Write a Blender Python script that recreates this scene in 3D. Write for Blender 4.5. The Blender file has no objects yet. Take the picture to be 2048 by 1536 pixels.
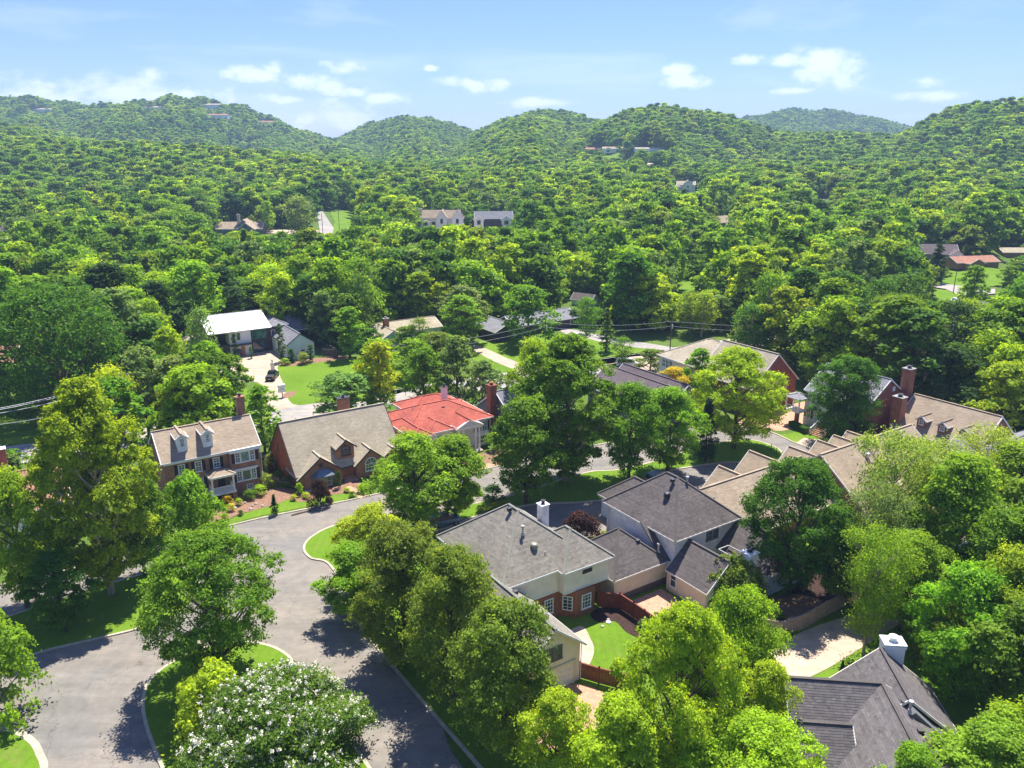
import bpy, bmesh, math, random
import numpy as np
from mathutils import Vector, Matrix
R = math.radians
random.seed(7); rng = np.random.default_rng(7)
sc = bpy.context.scene
col = sc.collection

# ------------------------------------------------------------------ camera
CAMH = 50.0; FPX = 1580.0; PITCH = math.atan(480/1580)
cam = bpy.data.cameras.new('camera'); cam.sensor_width = 36; cam.lens = 36*FPX/2048
cam.clip_start = 1; cam.clip_end = 20000
co = bpy.data.objects.new('camera', cam); col.objects.link(co)
co.location = (0, 0, CAMH); co.rotation_euler = (math.pi/2 - PITCH, 0, 0)
sc.camera = co

# ------------------------------------------------------------------ sun and sky
SUN_EL, SUN_AZ = R(64), R(15)          # azimuth clockwise from +Y
sun = bpy.data.lights.new('sun', 'SUN'); sun.energy = 4.0; sun.angle = R(.55); sun.color = (1, .95, .85)
so = bpy.data.objects.new('sun', sun); col.objects.link(so)
sd = Vector((math.sin(SUN_AZ)*math.cos(SUN_EL), math.cos(SUN_AZ)*math.cos(SUN_EL), math.sin(SUN_EL)))
so.rotation_euler = (-sd).to_track_quat('-Z', 'Y').to_euler(); so.location = (0, 0, 200)

def raydir(u, v):
    x = (u-1024)/FPX; y = (v-768)/FPX
    return Vector((x, math.cos(PITCH)-y*math.sin(PITCH), -math.sin(PITCH)-y*math.cos(PITCH)))

world = bpy.data.worlds.new('World'); sc.world = world; world.use_nodes = True
wn, wl = world.node_tree.nodes, world.node_tree.links
wn.clear()
wout = wn.new('ShaderNodeOutputWorld'); bg = wn.new('ShaderNodeBackground')
sky = wn.new('ShaderNodeTexSky'); sky.sky_type = 'NISHITA'; sky.sun_disc = False
sky.sun_elevation = SUN_EL; sky.sun_rotation = SUN_AZ; sky.altitude = 200
sky.air_density = 1.0; sky.dust_density = .25; sky.ozone_density = 3.2
bg.inputs['Strength'].default_value = .1
wl.new(bg.outputs[0], wout.inputs[0])
def wnode(t, **k):
    n = wn.new(t)
    for a, b in k.items(): setattr(n, a, b)
    return n
tc = wnode('ShaderNodeTexCoord')
sep = wnode('ShaderNodeSeparateXYZ'); wl.new(tc.outputs['Generated'], sep.inputs[0])
# thin veils of high cloud, stretched flat, all round the sky
mp = wnode('ShaderNodeMapping'); mp.inputs['Scale'].default_value = (1.2, 1.2, 7.5); wl.new(tc.outputs['Generated'], mp.inputs[0])
n1 = wnode('ShaderNodeTexNoise'); n1.inputs['Scale'].default_value = 2.3; n1.inputs['Detail'].default_value = 8; n1.inputs['Roughness'].default_value = .58; n1.inputs['Distortion'].default_value = .5
wl.new(mp.outputs[0], n1.inputs[0])
r1 = wnode('ShaderNodeMapRange'); r1.inputs['From Min'].default_value = .5; r1.inputs['From Max'].default_value = .85; r1.inputs['To Max'].default_value = .42
wl.new(n1.outputs['Fac'], r1.inputs['Value'])
# cumulus puffs: lumpy noise gated by soft ellipses round given directions
nd = wnode('ShaderNodeTexNoise'); nd.inputs['Scale'].default_value = 26; nd.inputs['Detail'].default_value = 8; nd.inputs['Roughness'].default_value = .6
mp2 = wnode('ShaderNodeMapping'); mp2.inputs['Scale'].default_value = (1, 1, 1.7); wl.new(tc.outputs['Generated'], mp2.inputs[0]); wl.new(mp2.outputs[0], nd.inputs[0])
puffs = [(20, 192, 95, 34), (190, 190, 60, 22), (250, 190, 60, 32), (345, 190, 85, 36), (120, 200, 60, 16), (515, 148, 55, 14), (548, 137, 26, 14), (610, 160, 70, 22), (655, 172, 42, 14),
         (683, 137, 48, 15), (712, 184, 30, 12), (770, 196, 55, 12), (862, 136, 14, 6), (950, 168, 70, 15), (1355, 141, 28, 12), (1370, 163, 40, 12), (1495, 118, 28, 10),
         (1575, 124, 42, 12), (1655, 140, 60, 40), (1650, 120, 42, 24), (1850, 162, 34, 12), (1885, 192, 60, 10), (640, 235, 130, 28), (570, 200, 60, 12), (1080, 205, 80, 10), (1590, 182, 60, 8)]
acc = None
for (u, v, ru, rv) in puffs:
    d = raydir(u, v).normalized()
    az = math.atan2(d.x, d.y)
    er = d.z
    # difference vector, scaled into an ellipse
    sub = wnode('ShaderNodeVectorMath', operation='SUBTRACT'); wl.new(tc.outputs['Generated'], sub.inputs[0]); sub.inputs[1].default_value = d
    mul = wnode('ShaderNodeVectorMath', operation='MULTIPLY'); wl.new(sub.outputs[0], mul.inputs[0])
    mul.inputs[1].default_value = (FPX/ru*1.12, FPX/ru*.7, FPX/rv*1.12)
    ln = wnode('ShaderNodeVectorMath', operation='LENGTH'); wl.new(mul.outputs[0], ln.inputs[0])
    mr = wnode('ShaderNodeMapRange'); mr.inputs['From Min'].default_value = 1.7; mr.inputs['From Max'].default_value = .1; mr.inputs['To Max'].default_value = 1
    wl.new(ln.outputs['Value'], mr.inputs['Value'])
    if acc is None: acc = mr
    else:
        mx = wnode('ShaderNodeMath', operation='MAXIMUM'); wl.new(acc.outputs[0], mx.inputs[0]); wl.new(mr.outputs[0], mx.inputs[1]); acc = mx
ad = wnode('ShaderNodeMath', operation='MULTIPLY_ADD'); wl.new(nd.outputs['Fac'], ad.inputs[0]); ad.inputs[1].default_value = 2.6; ad.inputs[2].default_value = -1.3
s2 = wnode('ShaderNodeMath', operation='ADD'); wl.new(ad.outputs[0], s2.inputs[0]); wl.new(acc.outputs[0], s2.inputs[1])
r2 = wnode('ShaderNodeMapRange'); r2.interpolation_type = 'SMOOTHSTEP'; r2.inputs['From Min'].default_value = .2; r2.inputs['From Max'].default_value = 1.0; r2.inputs['To Max'].default_value = .6
wl.new(s2.outputs[0], r2.inputs['Value'])
gate = wnode('ShaderNodeMath', operation='MULTIPLY'); wl.new(r2.outputs[0], gate.inputs[0])
g2 = wnode('ShaderNodeMapRange'); g2.inputs['From Min'].default_value = .0; g2.inputs['From Max'].default_value = .3; wl.new(acc.outputs[0], g2.inputs['Value']); wl.new(g2.outputs[0], gate.inputs[1])
cl = wnode('ShaderNodeMath', operation='MAXIMUM'); wl.new(gate.outputs[0], cl.inputs[0]); wl.new(r1.outputs[0], cl.inputs[1])
mixc = wnode('ShaderNodeMixRGB'); wl.new(cl.outputs[0], mixc.inputs[0]); mixc.inputs[2].default_value = (5.6, 5.8, 6.1, 1)
grade = wnode('ShaderNodeMixRGB', blend_type='MULTIPLY'); grade.inputs[0].default_value = 1; wl.new(sky.outputs[0], grade.inputs[1]); grade.inputs[2].default_value = (.42, .465, .79, 1)
wl.new(grade.outputs[0], mixc.inputs[1])
wl.new(mixc.outputs[0], bg.inputs['Color'])

sc.view_settings.view_transform = 'Standard'; sc.view_settings.look = 'None'
sc.view_settings.exposure = 1.35; sc.view_settings.gamma = 1; sc.view_settings.use_curve_mapping = False
sc.render.engine = 'CYCLES'
sc.cycles.max_bounces = 8; sc.cycles.diffuse_bounces = 5; sc.cycles.transmission_bounces = 5; sc.cycles.volume_bounces = 0
sc.cycles.use_denoising = True
sc.cycles.sample_clamp_indirect = 6

# ------------------------------------------------------------------ frames and terrain
GA = R(33.5)
def Gw(X, Y, z=0): return Vector((X*math.cos(GA)-Y*math.sin(GA), X*math.sin(GA)+Y*math.cos(GA), z))
def wG(x, y): return (x*math.cos(GA)+y*math.sin(GA), -x*math.sin(GA)+y*math.cos(GA))
def proj(x, y, z):
    dz = z-CAMH
    Z = y*math.cos(PITCH)-dz*math.sin(PITCH); Yc = -(y*math.sin(PITCH)+dz*math.cos(PITCH))
    return 1024+FPX*x/Z, 768+FPX*Yc/Z, Z
def s_of(v):
    y = (v-768)/FPX
    return (-math.sin(PITCH)-y*math.cos(PITCH))/(math.cos(PITCH)-y*math.sin(PITCH))
# ridge lines: distance, width, tree allowance, skyline (column, row) as seen over the site
RIDGES = [
 (1900, 520, 13, [(-900, 235), (-300, 215), (0, 203), (60, 205), (110, 214), (200, 216), (300, 207), (340, 203), (420, 212), (500, 224), (560, 243), (605, 263), (650, 279), (700, 292), (800, 330), (950, 380)]),
 (1150, 300, 13, [(-900, 250), (-100, 232), (0, 245), (60, 262), (130, 284), (220, 300), (330, 320), (500, 380)]),
 (820, 210, 12, [(-900, 300), (0, 300), (150, 296), (300, 300), (450, 310), (600, 326), (700, 345), (850, 375), (1000, 400)]),
 (2050, 480, 13, [(560, 400), (640, 300), (690, 276), (745, 254), (800, 243), (860, 241), (905, 250), (940, 263), (990, 285), (1060, 320), (1150, 380)]),
 (1600, 420, 13, [(800, 420), (880, 330), (950, 270), (1000, 246), (1080, 231), (1150, 237), (1190, 250), (1260, 268), (1400, 300), (1600, 360)]),
 (1250, 330, 13, [(1000, 420), (1090, 320), (1160, 275), (1200, 252), (1260, 236), (1320, 226), (1400, 227), (1460, 244), (1500, 255), (1560, 268), (1640, 277), (1800, 281), (1900, 285), (2048, 300), (2900, 330)]),
 (2700, 500, 13, [(1300, 420), (1400, 300), (1490, 238), (1540, 226), (1600, 225), (1700, 233), (1760, 245), (1810, 256), (1880, 280), (2000, 340)]),
 (1050, 280, 13, [(1500, 460), (1640, 380), (1740, 310), (1810, 272), (1850, 252), (1900, 232), (1960, 221), (2048, 214), (2300, 205), (2900, 225)]),
 (720, 190, 12, [(1000, 400), (1100, 360), (1250, 348), (1400, 352), (1600, 350), (1800, 345), (2048, 335), (2900, 330)]),
]
def terrain(x, y):
    x = np.asarray(x, float); y = np.asarray(y, float)
    yy = np.maximum(y, 60.)
    u = 1024 + 1651.6*x/yy
    z = np.clip((yy-330)/400, 0, 1)**1.5*7
    z = z + np.clip((yy-300)/300, 0, 1)*(2.2*np.sin(x*.013+1)*np.cos(y*.011)+1.3*np.sin(x*.031+y*.023))
    for (Yk, w, th, prof) in RIDGES:
        P = np.array(prof, float)
        v = np.interp(u, P[:, 0], P[:, 1])
        h = CAMH + Yk*(-np.sin(PITCH)-(v-768)/FPX*np.cos(PITCH))/(np.cos(PITCH)-(v-768)/FPX*np.sin(PITCH)) - th
        wob = 1 + .22*np.sin(u*.016+Yk) + .12*np.sin(u*.041+Yk*.3)
        h = h*(1+.05*np.sin(x*.017+yy*.009+Yk)+.035*np.sin(x*.041-yy*.02)+.03*np.sin(x*.083+yy*.03+2))
        wob = wob*(1+.25*np.sin(x*.012+Yk*.7))
        d = (yy-Yk)/(w*wob)
        zz = h*np.exp(-d*d) - 2
        z = np.maximum(z, zz)
    return np.where(y < 290, 0, z*np.clip((y-290)/120, 0, 1))
def tz(x, y): return float(terrain(x, y))
def PX(u, v, z=0.0):
    d = raydir(u, v); t = (z-CAMH)/d.z
    return Vector((d.x*t, d.y*t, z))
def hit(u, v):
    d = raydir(u, v)
    ts = np.linspace(60, 3400, 3400)
    X, Y, Z = d.x*ts, d.y*ts, CAMH+d.z*ts
    b = np.where(Z <= terrain(X, Y))[0]
    if len(b) == 0: return hit(u, v+3)
    i = b[0]
    return Vector((X[i], Y[i], float(terrain(X[i], Y[i]))))

# ------------------------------------------------------------------ tagging and mesh helpers
def tag(o, label=None, cat=None, group=None, kind=None):
    if label: o['label'] = label
    if cat: o['category'] = cat
    if group: o['group'] = group
    if kind: o['kind'] = kind
    return o
def link(name, data, parent=None):
    o = bpy.data.objects.new(name, data); col.objects.link(o)
    if parent: o.parent = parent
    return o
def empty(name, loc, rz=0, label=None, cat=None, group=None):
    o = link(name, None); o.location = loc; o.rotation_euler = (0, 0, rz); o.empty_display_size = .5
    return tag(o, label, cat, group)
class MB:
    def __init__(s, ox=0, oy=0, oz=0): s.v = []; s.f = []; s.tone = []; s.o = (ox, oy, oz)
    def add(s, vs, fs, tone=.5):
        n = len(s.v); s.v += [tuple(p) for p in vs]; s.f += [tuple(i+n for i in f) for f in fs]; s.tone += [tone]*len(fs)
    def box(s, x0, x1, y0, y1, z0, z1, tone=.5):
        s.add([(x0, y0, z0), (x1, y0, z0), (x1, y1, z0), (x0, y1, z0), (x0, y0, z1), (x1, y0, z1), (x1, y1, z1), (x0, y1, z1)],
              [(0, 3, 2, 1), (4, 5, 6, 7), (0, 1, 5, 4), (1, 2, 6, 5), (2, 3, 7, 6), (3, 0, 4, 7)], tone)
    def obox(s, c, r, n, w, d, z0, z1, tone=.5):
        "box centred on c, width w along unit r, from the plane outwards d along n"
        p = [(c[0]+r[0]*a+n[0]*b, c[1]+r[1]*a+n[1]*b) for a, b in ((-w/2, 0), (w/2, 0), (w/2, d), (-w/2, d))]
        s.add([(x, y, z0) for x, y in p]+[(x, y, z1) for x, y in p], [(0, 3, 2, 1), (4, 5, 6, 7), (0, 1, 5, 4), (1, 2, 6, 5), (2, 3, 7, 6), (3, 0, 4, 7)], tone)
    def bar(s, p, q, w, h, up=(0, 0, 1)):
        p, q = Vector(p), Vector(q); d = (q-p).normalized(); up = Vector(up)
        if abs(d.dot(up)) > .98: up = Vector((1, 0, 0))
        r = d.cross(up).normalized()*w/2; t = r.cross(d).normalized()*h/2
        s.add([p-r-t, p+r-t, p+r+t, p-r+t, q-r-t, q+r-t, q+r+t, q-r+t], [(0, 1, 2, 3), (7, 6, 5, 4), (1, 0, 4, 5), (2, 1, 5, 6), (3, 2, 6, 7), (0, 3, 7, 4)])
    def tube(s, pts, rad, n=6, cap=True):
        rings = []; pts = [Vector(p) for p in pts]
        for i, p in enumerate(pts):
            d = (pts[min(i+1, len(pts)-1)]-pts[max(i-1, 0)]).normalized()
            a = Vector((0, 0, 1)) if abs(d.z) < .9 else Vector((1, 0, 0))
            r = d.cross(a).normalized(); t = r.cross(d)
            k = len(s.v)
            for j in range(n):
                an = 2*math.pi*j/n
                s.v.append(tuple(p+(r*math.cos(an)+t*math.sin(an))*rad[i]))
            rings.append(k)
        for i in range(len(pts)-1):
            a, b = rings[i], rings[i+1]
            for j in range(n):
                s.f.append((a+j, a+(j+1) % n, b+(j+1) % n, b+j)); s.tone.append(.5)
        if cap:
            s.f.append(tuple(rings[-1]+j for j in range(n))); s.tone.append(.5)
            s.f.append(tuple(rings[0]+n-1-j for j in range(n))); s.tone.append(.5)
    def cyl(s, x, y, z0, z1, r, n=10, r1=None): s.tube([(x, y, z0), (x, y, z1)], [r, r if r1 is None else r1], n)
    def slab(s, poly, t=.16, tone=.5):
        "polygon (counter-clockwise seen from above) with thickness t downwards"
        n = len(poly); lo = [(p[0], p[1], p[2]-t) for p in poly]
        s.add(list(poly)+lo, [tuple(range(n)), tuple(range(2*n-1, n-1, -1))]+[(i, i+n, (i+1) % n+n, (i+1) % n) for i in range(n)], tone)
    def poly(s, p, tone=.5): s.add(p, [tuple(range(len(p)))], tone)
    def build(s, name, mat, parent=None, smooth=False, tones=False, fix=False):
        me = bpy.data.meshes.new(name)
        ox, oy, oz = s.o
        me.from_pydata([(x-ox, y-oy, z-oz) for x, y, z in s.v], [], s.f)
        if mat: me.materials.append(mat)
        if tones:
            a = me.attributes.new('tone', 'FLOAT', 'FACE'); a.data.foreach_set('value', s.tone)
        if smooth: me.polygons.foreach_set('use_smooth', [True]*len(me.polygons))
        me.update()
        if fix:
            bm = bmesh.new(); bm.from_mesh(me); bmesh.ops.recalc_face_normals(bm, faces=bm.faces); bm.to_mesh(me); bm.free()
        return link(name, me, parent)

# ------------------------------------------------------------------ materials
class NT:
    def __init__(s, name):
        s.m = bpy.data.materials.new(name); s.m.use_nodes = True
        s.n = s.m.node_tree.nodes; s.l = s.m.node_tree.links
        s.b = s.n['Principled BSDF']; s.out = s.n['Material Output']
        s.b.inputs['Roughness'].default_value = .8
        s.b.inputs['Specular IOR Level'].default_value = .3
    def new(s, t, **k):
        n = s.n.new(t)
        for a, b in k.items():
            if hasattr(n, a): setattr(n, a, b)
        return n
    def coord(s, which='Object'):
        return s.new('ShaderNodeTexCoord').outputs[which]
    def noise(s, vec, scale, detail=4, rough=.55, dist=0):
        n = s.new('ShaderNodeTexNoise'); n.inputs['Scale'].default_value = scale; n.inputs['Detail'].default_value = detail
        n.inputs['Roughness'].default_value = rough; n.inputs['Distortion'].default_value = dist
        if vec is not None: s.l.new(vec, n.inputs['Vector'])
        return n.outputs['Fac']
    def ramp(s, fac, stops):
        n = s.new('ShaderNodeValToRGB'); e = n.color_ramp.elements
        while len(e) < len(stops): e.new(.5)
        for i, (p, c) in enumerate(stops):
            e[i].position = p; e[i].color = (*c, 1) if len(c) == 3 else c
        s.l.new(fac, n.inputs[0]); return n.outputs[0]
    def rng(s, v, a, b, c, d):
        n = s.new('ShaderNodeMapRange')
        for k, x in zip(('From Min', 'From Max', 'To Min', 'To Max'), (a, b, c, d)): n.inputs[k].default_value = x
        s.l.new(v, n.inputs['Value']); return n.outputs[0]
    def mix(s, fac, a, b, mode='MIX'):
        n = s.new('ShaderNodeMixRGB', blend_type=mode)
        for i, x in enumerate((fac, a, b)):
            if isinstance(x, (int, float)): n.inputs[i].default_value = x if i == 0 else (x, x, x, 1)
            elif isinstance(x, tuple): n.inputs[i].default_value = (*x, 1)
            else: s.l.new(x, n.inputs[i])
        return n.outputs[0]
    def col(s, c):
        if isinstance(c, tuple): s.b.inputs['Base Color'].default_value = (*c, 1)
        else: s.l.new(c, s.b.inputs['Base Color'])
    def bump(s, h, strength=.4, dist=.03):
        n = s.new('ShaderNodeBump'); n.inputs['Strength'].default_value = strength; n.inputs['Distance'].default_value = dist
        s.l.new(h, n.inputs['Height']); s.l.new(n.outputs[0], s.b.inputs['Normal'])
def wallvec(t):
    c = t.coord(); sp = t.new('ShaderNodeSeparateXYZ'); t.l.new(c, sp.inputs[0])
    a = t.new('ShaderNodeMath', operation='ADD'); t.l.new(sp.outputs[0], a.inputs[0]); t.l.new(sp.outputs[1], a.inputs[1])
    k = t.new('ShaderNodeCombineXYZ'); t.l.new(a.outputs[0], k.inputs[0]); t.l.new(sp.outputs[2], k.inputs[1]); return k.outputs[0]
def m_plain(name, c, rough=.7, spec=.3, metal=0, var=.12, scale=3):
    t = NT(name); n = t.noise(t.coord(), scale, 5)
    t.col(t.mix(1, c, t.mix(1, t.rng(n, .3, .7, 1-var, 1+var), (1, 1, 1), 'MULTIPLY'), 'MULTIPLY'))
    t.b.inputs['Roughness'].default_value = rough; t.b.inputs['Specular IOR Level'].default_value = spec; t.b.inputs['Metallic'].default_value = metal
    return t.m
def m_brick(name, c1, c2, mortar):
    t = NT(name); v = wallvec(t)
    b = t.new('ShaderNodeTexBrick'); t.l.new(v, b.inputs['Vector'])
    b.inputs['Color1'].default_value = (*c1, 1); b.inputs['Color2'].default_value = (*c2, 1); b.inputs['Mortar'].default_value = (*mortar, 1)
    b.inputs['Scale'].default_value = 1; b.inputs['Brick Width'].default_value = .24; b.inputs['Row Height'].default_value = .085; b.inputs['Mortar Size'].default_value = .009
    n = t.noise(t.coord(), 1.1, 6); n2 = t.noise(t.coord(), 9, 3)
    c = t.mix(1, b.outputs['Color'], t.rng(n, .3, .7, .78, 1.15), 'MULTIPLY')
    c = t.mix(1, c, t.rng(n2, .3, .7, .9, 1.1), 'MULTIPLY')
    t.col(c); t.bump(b.outputs['Fac'], -.5, .012); t.b.inputs['Roughness'].default_value = .85
    return t.m
def m_siding(name, c, lap=.16):
    t = NT(name); sp = t.new('ShaderNodeSeparateXYZ'); t.l.new(t.coord(), sp.inputs[0])
    m = t.new('ShaderNodeMath', operation='MULTIPLY'); t.l.new(sp.outputs[2], m.inputs[0]); m.inputs[1].default_value = 1/lap
    f = t.new('ShaderNodeMath', operation='FRACT'); t.l.new(m.outputs[0], f.inputs[0])
    n = t.noise(t.coord(), .9, 5); n2 = t.noise(t.coord(), 12, 3)
    k = t.mix(1, c, t.rng(n, .3, .7, .88, 1.05), 'MULTIPLY')
    k = t.mix(1, k, t.rng(n2, .3, .7, .95, 1.03), 'MULTIPLY')
    k = t.mix(1, k, t.rng(f.outputs[0], .86, 1, 1, .75), 'MULTIPLY')
    t.col(k); t.bump(f.outputs[0], -.5, .02); t.b.inputs['Roughness'].default_value = .6
    return t.m
def m_shingle(name, c, attr=False, rows=True, streak=(.85, 1.1)):
    t = NT(name); co_ = t.coord()
    n = t.noise(co_, .45, 5); n2 = t.noise(co_, 7, 4, .7); n3 = t.noise(co_, 38, 2)
    k = t.mix(1, c, t.rng(n, .3, .7, *streak), 'MULTIPLY')
    k = t.mix(1, k, t.rng(n2, .3, .7, .84, 1.16), 'MULTIPLY')
    k = t.mix(1, k, t.rng(n3, .3, .7, .78, 1.22), 'MULTIPLY')
    if attr:
        a = t.new('ShaderNodeAttribute', attribute_name='tone')
        k = t.mix(1, k, t.rng(a.outputs['Fac'], 0, 1, .66, 1.3), 'MULTIPLY')
    elif rows:
        sp = t.new('ShaderNodeSeparateXYZ'); t.l.new(co_, sp.inputs[0])
        m = t.new('ShaderNodeMath', operation='MULTIPLY'); t.l.new(sp.outputs[2], m.inputs[0]); m.inputs[1].default_value = 1/.12
        f = t.new('ShaderNodeMath', operation='FRACT'); t.l.new(m.outputs[0], f.inputs[0])
        k = t.mix(1, k, t.rng(f.outputs[0], .0, .25, .78, 1), 'MULTIPLY')
        # tabs: brick-like random tone across a course
        b = t.new('ShaderNodeTexBrick'); v = wallvec(t); t.l.new(v, b.inputs['Vector'])
        b.inputs['Color1'].default_value = (.8, .8, .8, 1); b.inputs['Color2'].default_value = (1.2, 1.2, 1.2, 1); b.inputs['Mortar'].default_value = (.75, .75, .75, 1)
        b.inputs['Scale'].default_value = 1; b.inputs['Brick Width'].default_value = .5; b.inputs['Row Height'].default_value = .12; b.inputs['Mortar Size'].default_value = .006
        k = t.mix(.7, k, b.outputs['Color'], 'MULTIPLY')
        t.bump(f.outputs[0], .35, .02)
    t.col(k); t.b.inputs['Roughness'].default_value = .92; t.b.inputs['Specular IOR Level'].default_value = .2
    return t.m
def m_grass(name, c1, c2, c3, stripes=True):
    t = NT(name); w = t.coord()
    n = t.noise(w, .11, 5, .6); n2 = t.noise(w, 1.3, 6, .7); n3 = t.noise(w, 14, 3, .7)
    n5 = t.noise(w, .35, 4, .6, 1.2)
    k = t.ramp(t.mix(.45, n, n2), [(.3, c1), (.5, c2), (.72, c3)])
    k = t.mix(t.rng(n5, .55, .72, 0, .45), k, (.17, .19, .05))
    k = t.mix(1, k, t.rng(n3, .3, .7, .7, 1.3), 'MULTIPLY')
    if stripes:
        wv = t.new('ShaderNodeTexWave'); t.l.new(w, wv.inputs[0]); wv.inputs['Scale'].default_value = .33; wv.inputs['Distortion'].default_value = .8
        k = t.mix(1, k, t.rng(wv.outputs['Fac'], 0, 1, .97, 1.03), 'MULTIPLY')
    t.col(k); t.bump(n3, .6, .06); t.b.inputs['Roughness'].default_value = .95; t.b.inputs['Specular IOR Level'].default_value = .1
    return t.m
def m_asphalt(name, c, warm=(1.1, 1.0, .9), crack=True):
    t = NT(name); w = t.coord()
    n = t.noise(w, .09, 6, .62, .6); n2 = t.noise(w, .8, 6, .65); n3 = t.noise(w, 22, 3, .8)
    k = t.mix(t.rng(n, .35, .65, 0, 1), c, tuple(a*b*1.25 for a, b in zip(c, warm)))
    k = t.mix(1, k, t.rng(n2, .3, .7, .84, 1.16), 'MULTIPLY')
    k = t.mix(1, k, t.rng(n3, .25, .75, .8, 1.2), 'MULTIPLY')
    mpx = t.new('ShaderNodeMapping'); t.l.new(w, mpx.inputs[0]); mpx.inputs['Rotation'].default_value = (0, 0, R(38)); mpx.inputs['Scale'].default_value = (.05, .5, 1)
    n4 = t.noise(mpx.outputs[0], 1.2, 4, .6, .5)
    k = t.mix(1, k, t.rng(n4, .35, .65, .88, 1.1), 'MULTIPLY')
    if crack:
        dv = t.new('ShaderNodeVectorMath', operation='ADD'); t.l.new(w, dv.inputs[0])
        nn = t.new('ShaderNodeTexNoise'); nn.inputs['Scale'].default_value = .6; t.l.new(w, nn.inputs['Vector'])
        ml = t.new('ShaderNodeVectorMath', operation='SCALE'); t.l.new(nn.outputs['Color'], ml.inputs[0]); ml.inputs['Scale'].default_value = 3.5; t.l.new(ml.outputs[0], dv.inputs[1])
        vo = t.new('ShaderNodeTexVoronoi', feature='DISTANCE_TO_EDGE'); vo.inputs['Scale'].default_value = .075; t.l.new(dv.outputs[0], vo.inputs['Vector'])
        k = t.mix(1, k, t.rng(vo.outputs['Distance'], .0, .007, .68, 1), 'MULTIPLY')
    t.col(k); t.b.inputs['Roughness'].default_value = .85; t.bump(n3, .3, .01)
    return t.m
def m_leaf(name, yellow=.5, attr_inst=False, gloss=.6):
    t = NT(name)
    t.n.remove(t.b)
    if attr_inst:
        a = t.new('ShaderNodeAttribute', attribute_name='tint'); a.attribute_type = 'INSTANCER'; base = a.outputs['Color']
    else:
        oi = t.new('ShaderNodeObjectInfo'); base = oi.outputs['Color']
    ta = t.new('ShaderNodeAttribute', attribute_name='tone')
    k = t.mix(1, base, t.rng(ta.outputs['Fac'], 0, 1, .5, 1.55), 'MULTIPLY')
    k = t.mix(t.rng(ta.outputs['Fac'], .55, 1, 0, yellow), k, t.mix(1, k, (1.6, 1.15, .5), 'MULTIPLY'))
    df = t.new('ShaderNodeBsdfDiffuse'); tr = t.new('ShaderNodeBsdfTranslucent'); gl = t.new('ShaderNodeBsdfGlossy'); gl.inputs['Roughness'].default_value = gloss
    t.l.new(k, df.inputs[0]); t.l.new(t.mix(1, k, (1.6, 1.35, .6), 'MULTIPLY'), tr.inputs[0]); gl.inputs[0].default_value = (.8, .9, .75, 1)
    m1 = t.new('ShaderNodeMixShader'); m1.inputs[0].default_value = .52; t.l.new(df.outputs[0], m1.inputs[1]); t.l.new(tr.outputs[0], m1.inputs[2])
    m2 = t.new('ShaderNodeMixShader'); m2.inputs[0].default_value = .012; t.l.new(m1.outputs[0], m2.inputs[1]); t.l.new(gl.outputs[0], m2.inputs[2])
    t.l.new(m2.outputs[0], t.out.inputs[0])
    return t.m
def m_glass(name, c=(.02, .035, .045)):
    t = NT(name); n = t.noise(t.coord(), .8, 3)
    t.col(t.mix(t.rng(n, .4, .65, 0, 1), c, tuple(x*3+.01 for x in c)))
    t.b.inputs['Roughness'].default_value = .08; t.b.inputs['Specular IOR Level'].default_value = .8
    return t.m
M = {}
M['brick_red'] = m_brick('red_brick', (.30, .085, .045), (.22, .06, .035), (.30, .22, .17))
M['brick_brown'] = m_brick('brown_brick', (.38, .155, .085), (.28, .11, .065), (.38, .29, .22))
M['brick_orange'] = m_brick('orange_brick', (.38, .13, .06), (.28, .09, .045), (.33, .24, .18))
M['brick_tan'] = m_brick('tan_brick', (.50, .40, .27), (.44, .34, .23), (.5, .44, .35))
M['brick_dark'] = m_brick('dark_brick', (.075, .055, .05), (.05, .04, .038), (.12, .1, .09))
M['brick_white'] = m_brick('white_painted_brick', (.80, .80, .79), (.77, .77, .77), (.68, .69, .70))
M['siding_white'] = m_siding('white_siding', (.82, .82, .80))
M['siding_pearl'] = m_siding('pearl_siding', (.86, .78, .71))
M['siding_cream'] = m_siding('cream_siding', (.74, .69, .53))
M['siding_blue'] = m_siding('pale_blue_siding', (.66, .72, .78))
M['siding_grey'] = m_siding('grey_siding', (.16, .17, .18))
M['siding_mint'] = m_siding('mint_siding', (.62, .76, .70))
M['stucco_cream'] = m_plain('cream_stucco', (.74, .68, .54), .85)
M['trim'] = m_plain('white_trim', (.78, .78, .76), .5)
M['gutter'] = m_plain('gutter_trim', (.72, .68, .60), .5)
M['shutter'] = m_plain('dark_shutter', (.022, .02, .035), .55)
M['glass'] = m_glass('window_glass')
M['glass_green'] = m_glass('green_window_glass', (.03, .10, .075))
M['roof_brown'] = m_shingle('brown_shingle', (.355, .28, .20))
M['roof_tan'] = m_shingle('tan_shingle', (.40, .345, .25))
M['roof_grey'] = m_shingle('grey_shingle', (.20, .20, .17), rows=False)
M['roof_grey_tabs'] = m_shingle('grey_shingle_tabs', (.235, .215, .178), attr=True)
M['roof_dark'] = m_shingle('charcoal_shingle', (.10, .09, .085), rows=False)
M['roof_dark_tabs'] = m_shingle('charcoal_shingle_tabs', (.13, .112, .105), attr=True)
M['roof_violet_tabs'] = m_shingle('violet_grey_shingle_tabs', (.135, .122, .122), attr=True)
M['roof_slate'] = m_shingle('slate_shingle', (.22, .22, .24))
M['roof_plum'] = m_shingle('plum_shingle', (.15, .12, .125))
M['roof_red'] = m_shingle('red_shingle', (.40, .105, .075), streak=(.78, 1.15))
M['roof_rust'] = m_shingle('rust_shingle', (.38, .19, .13))
M['roof_townhouse'] = m_shingle('warm_brown_shingle', (.355, .28, .20))
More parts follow.
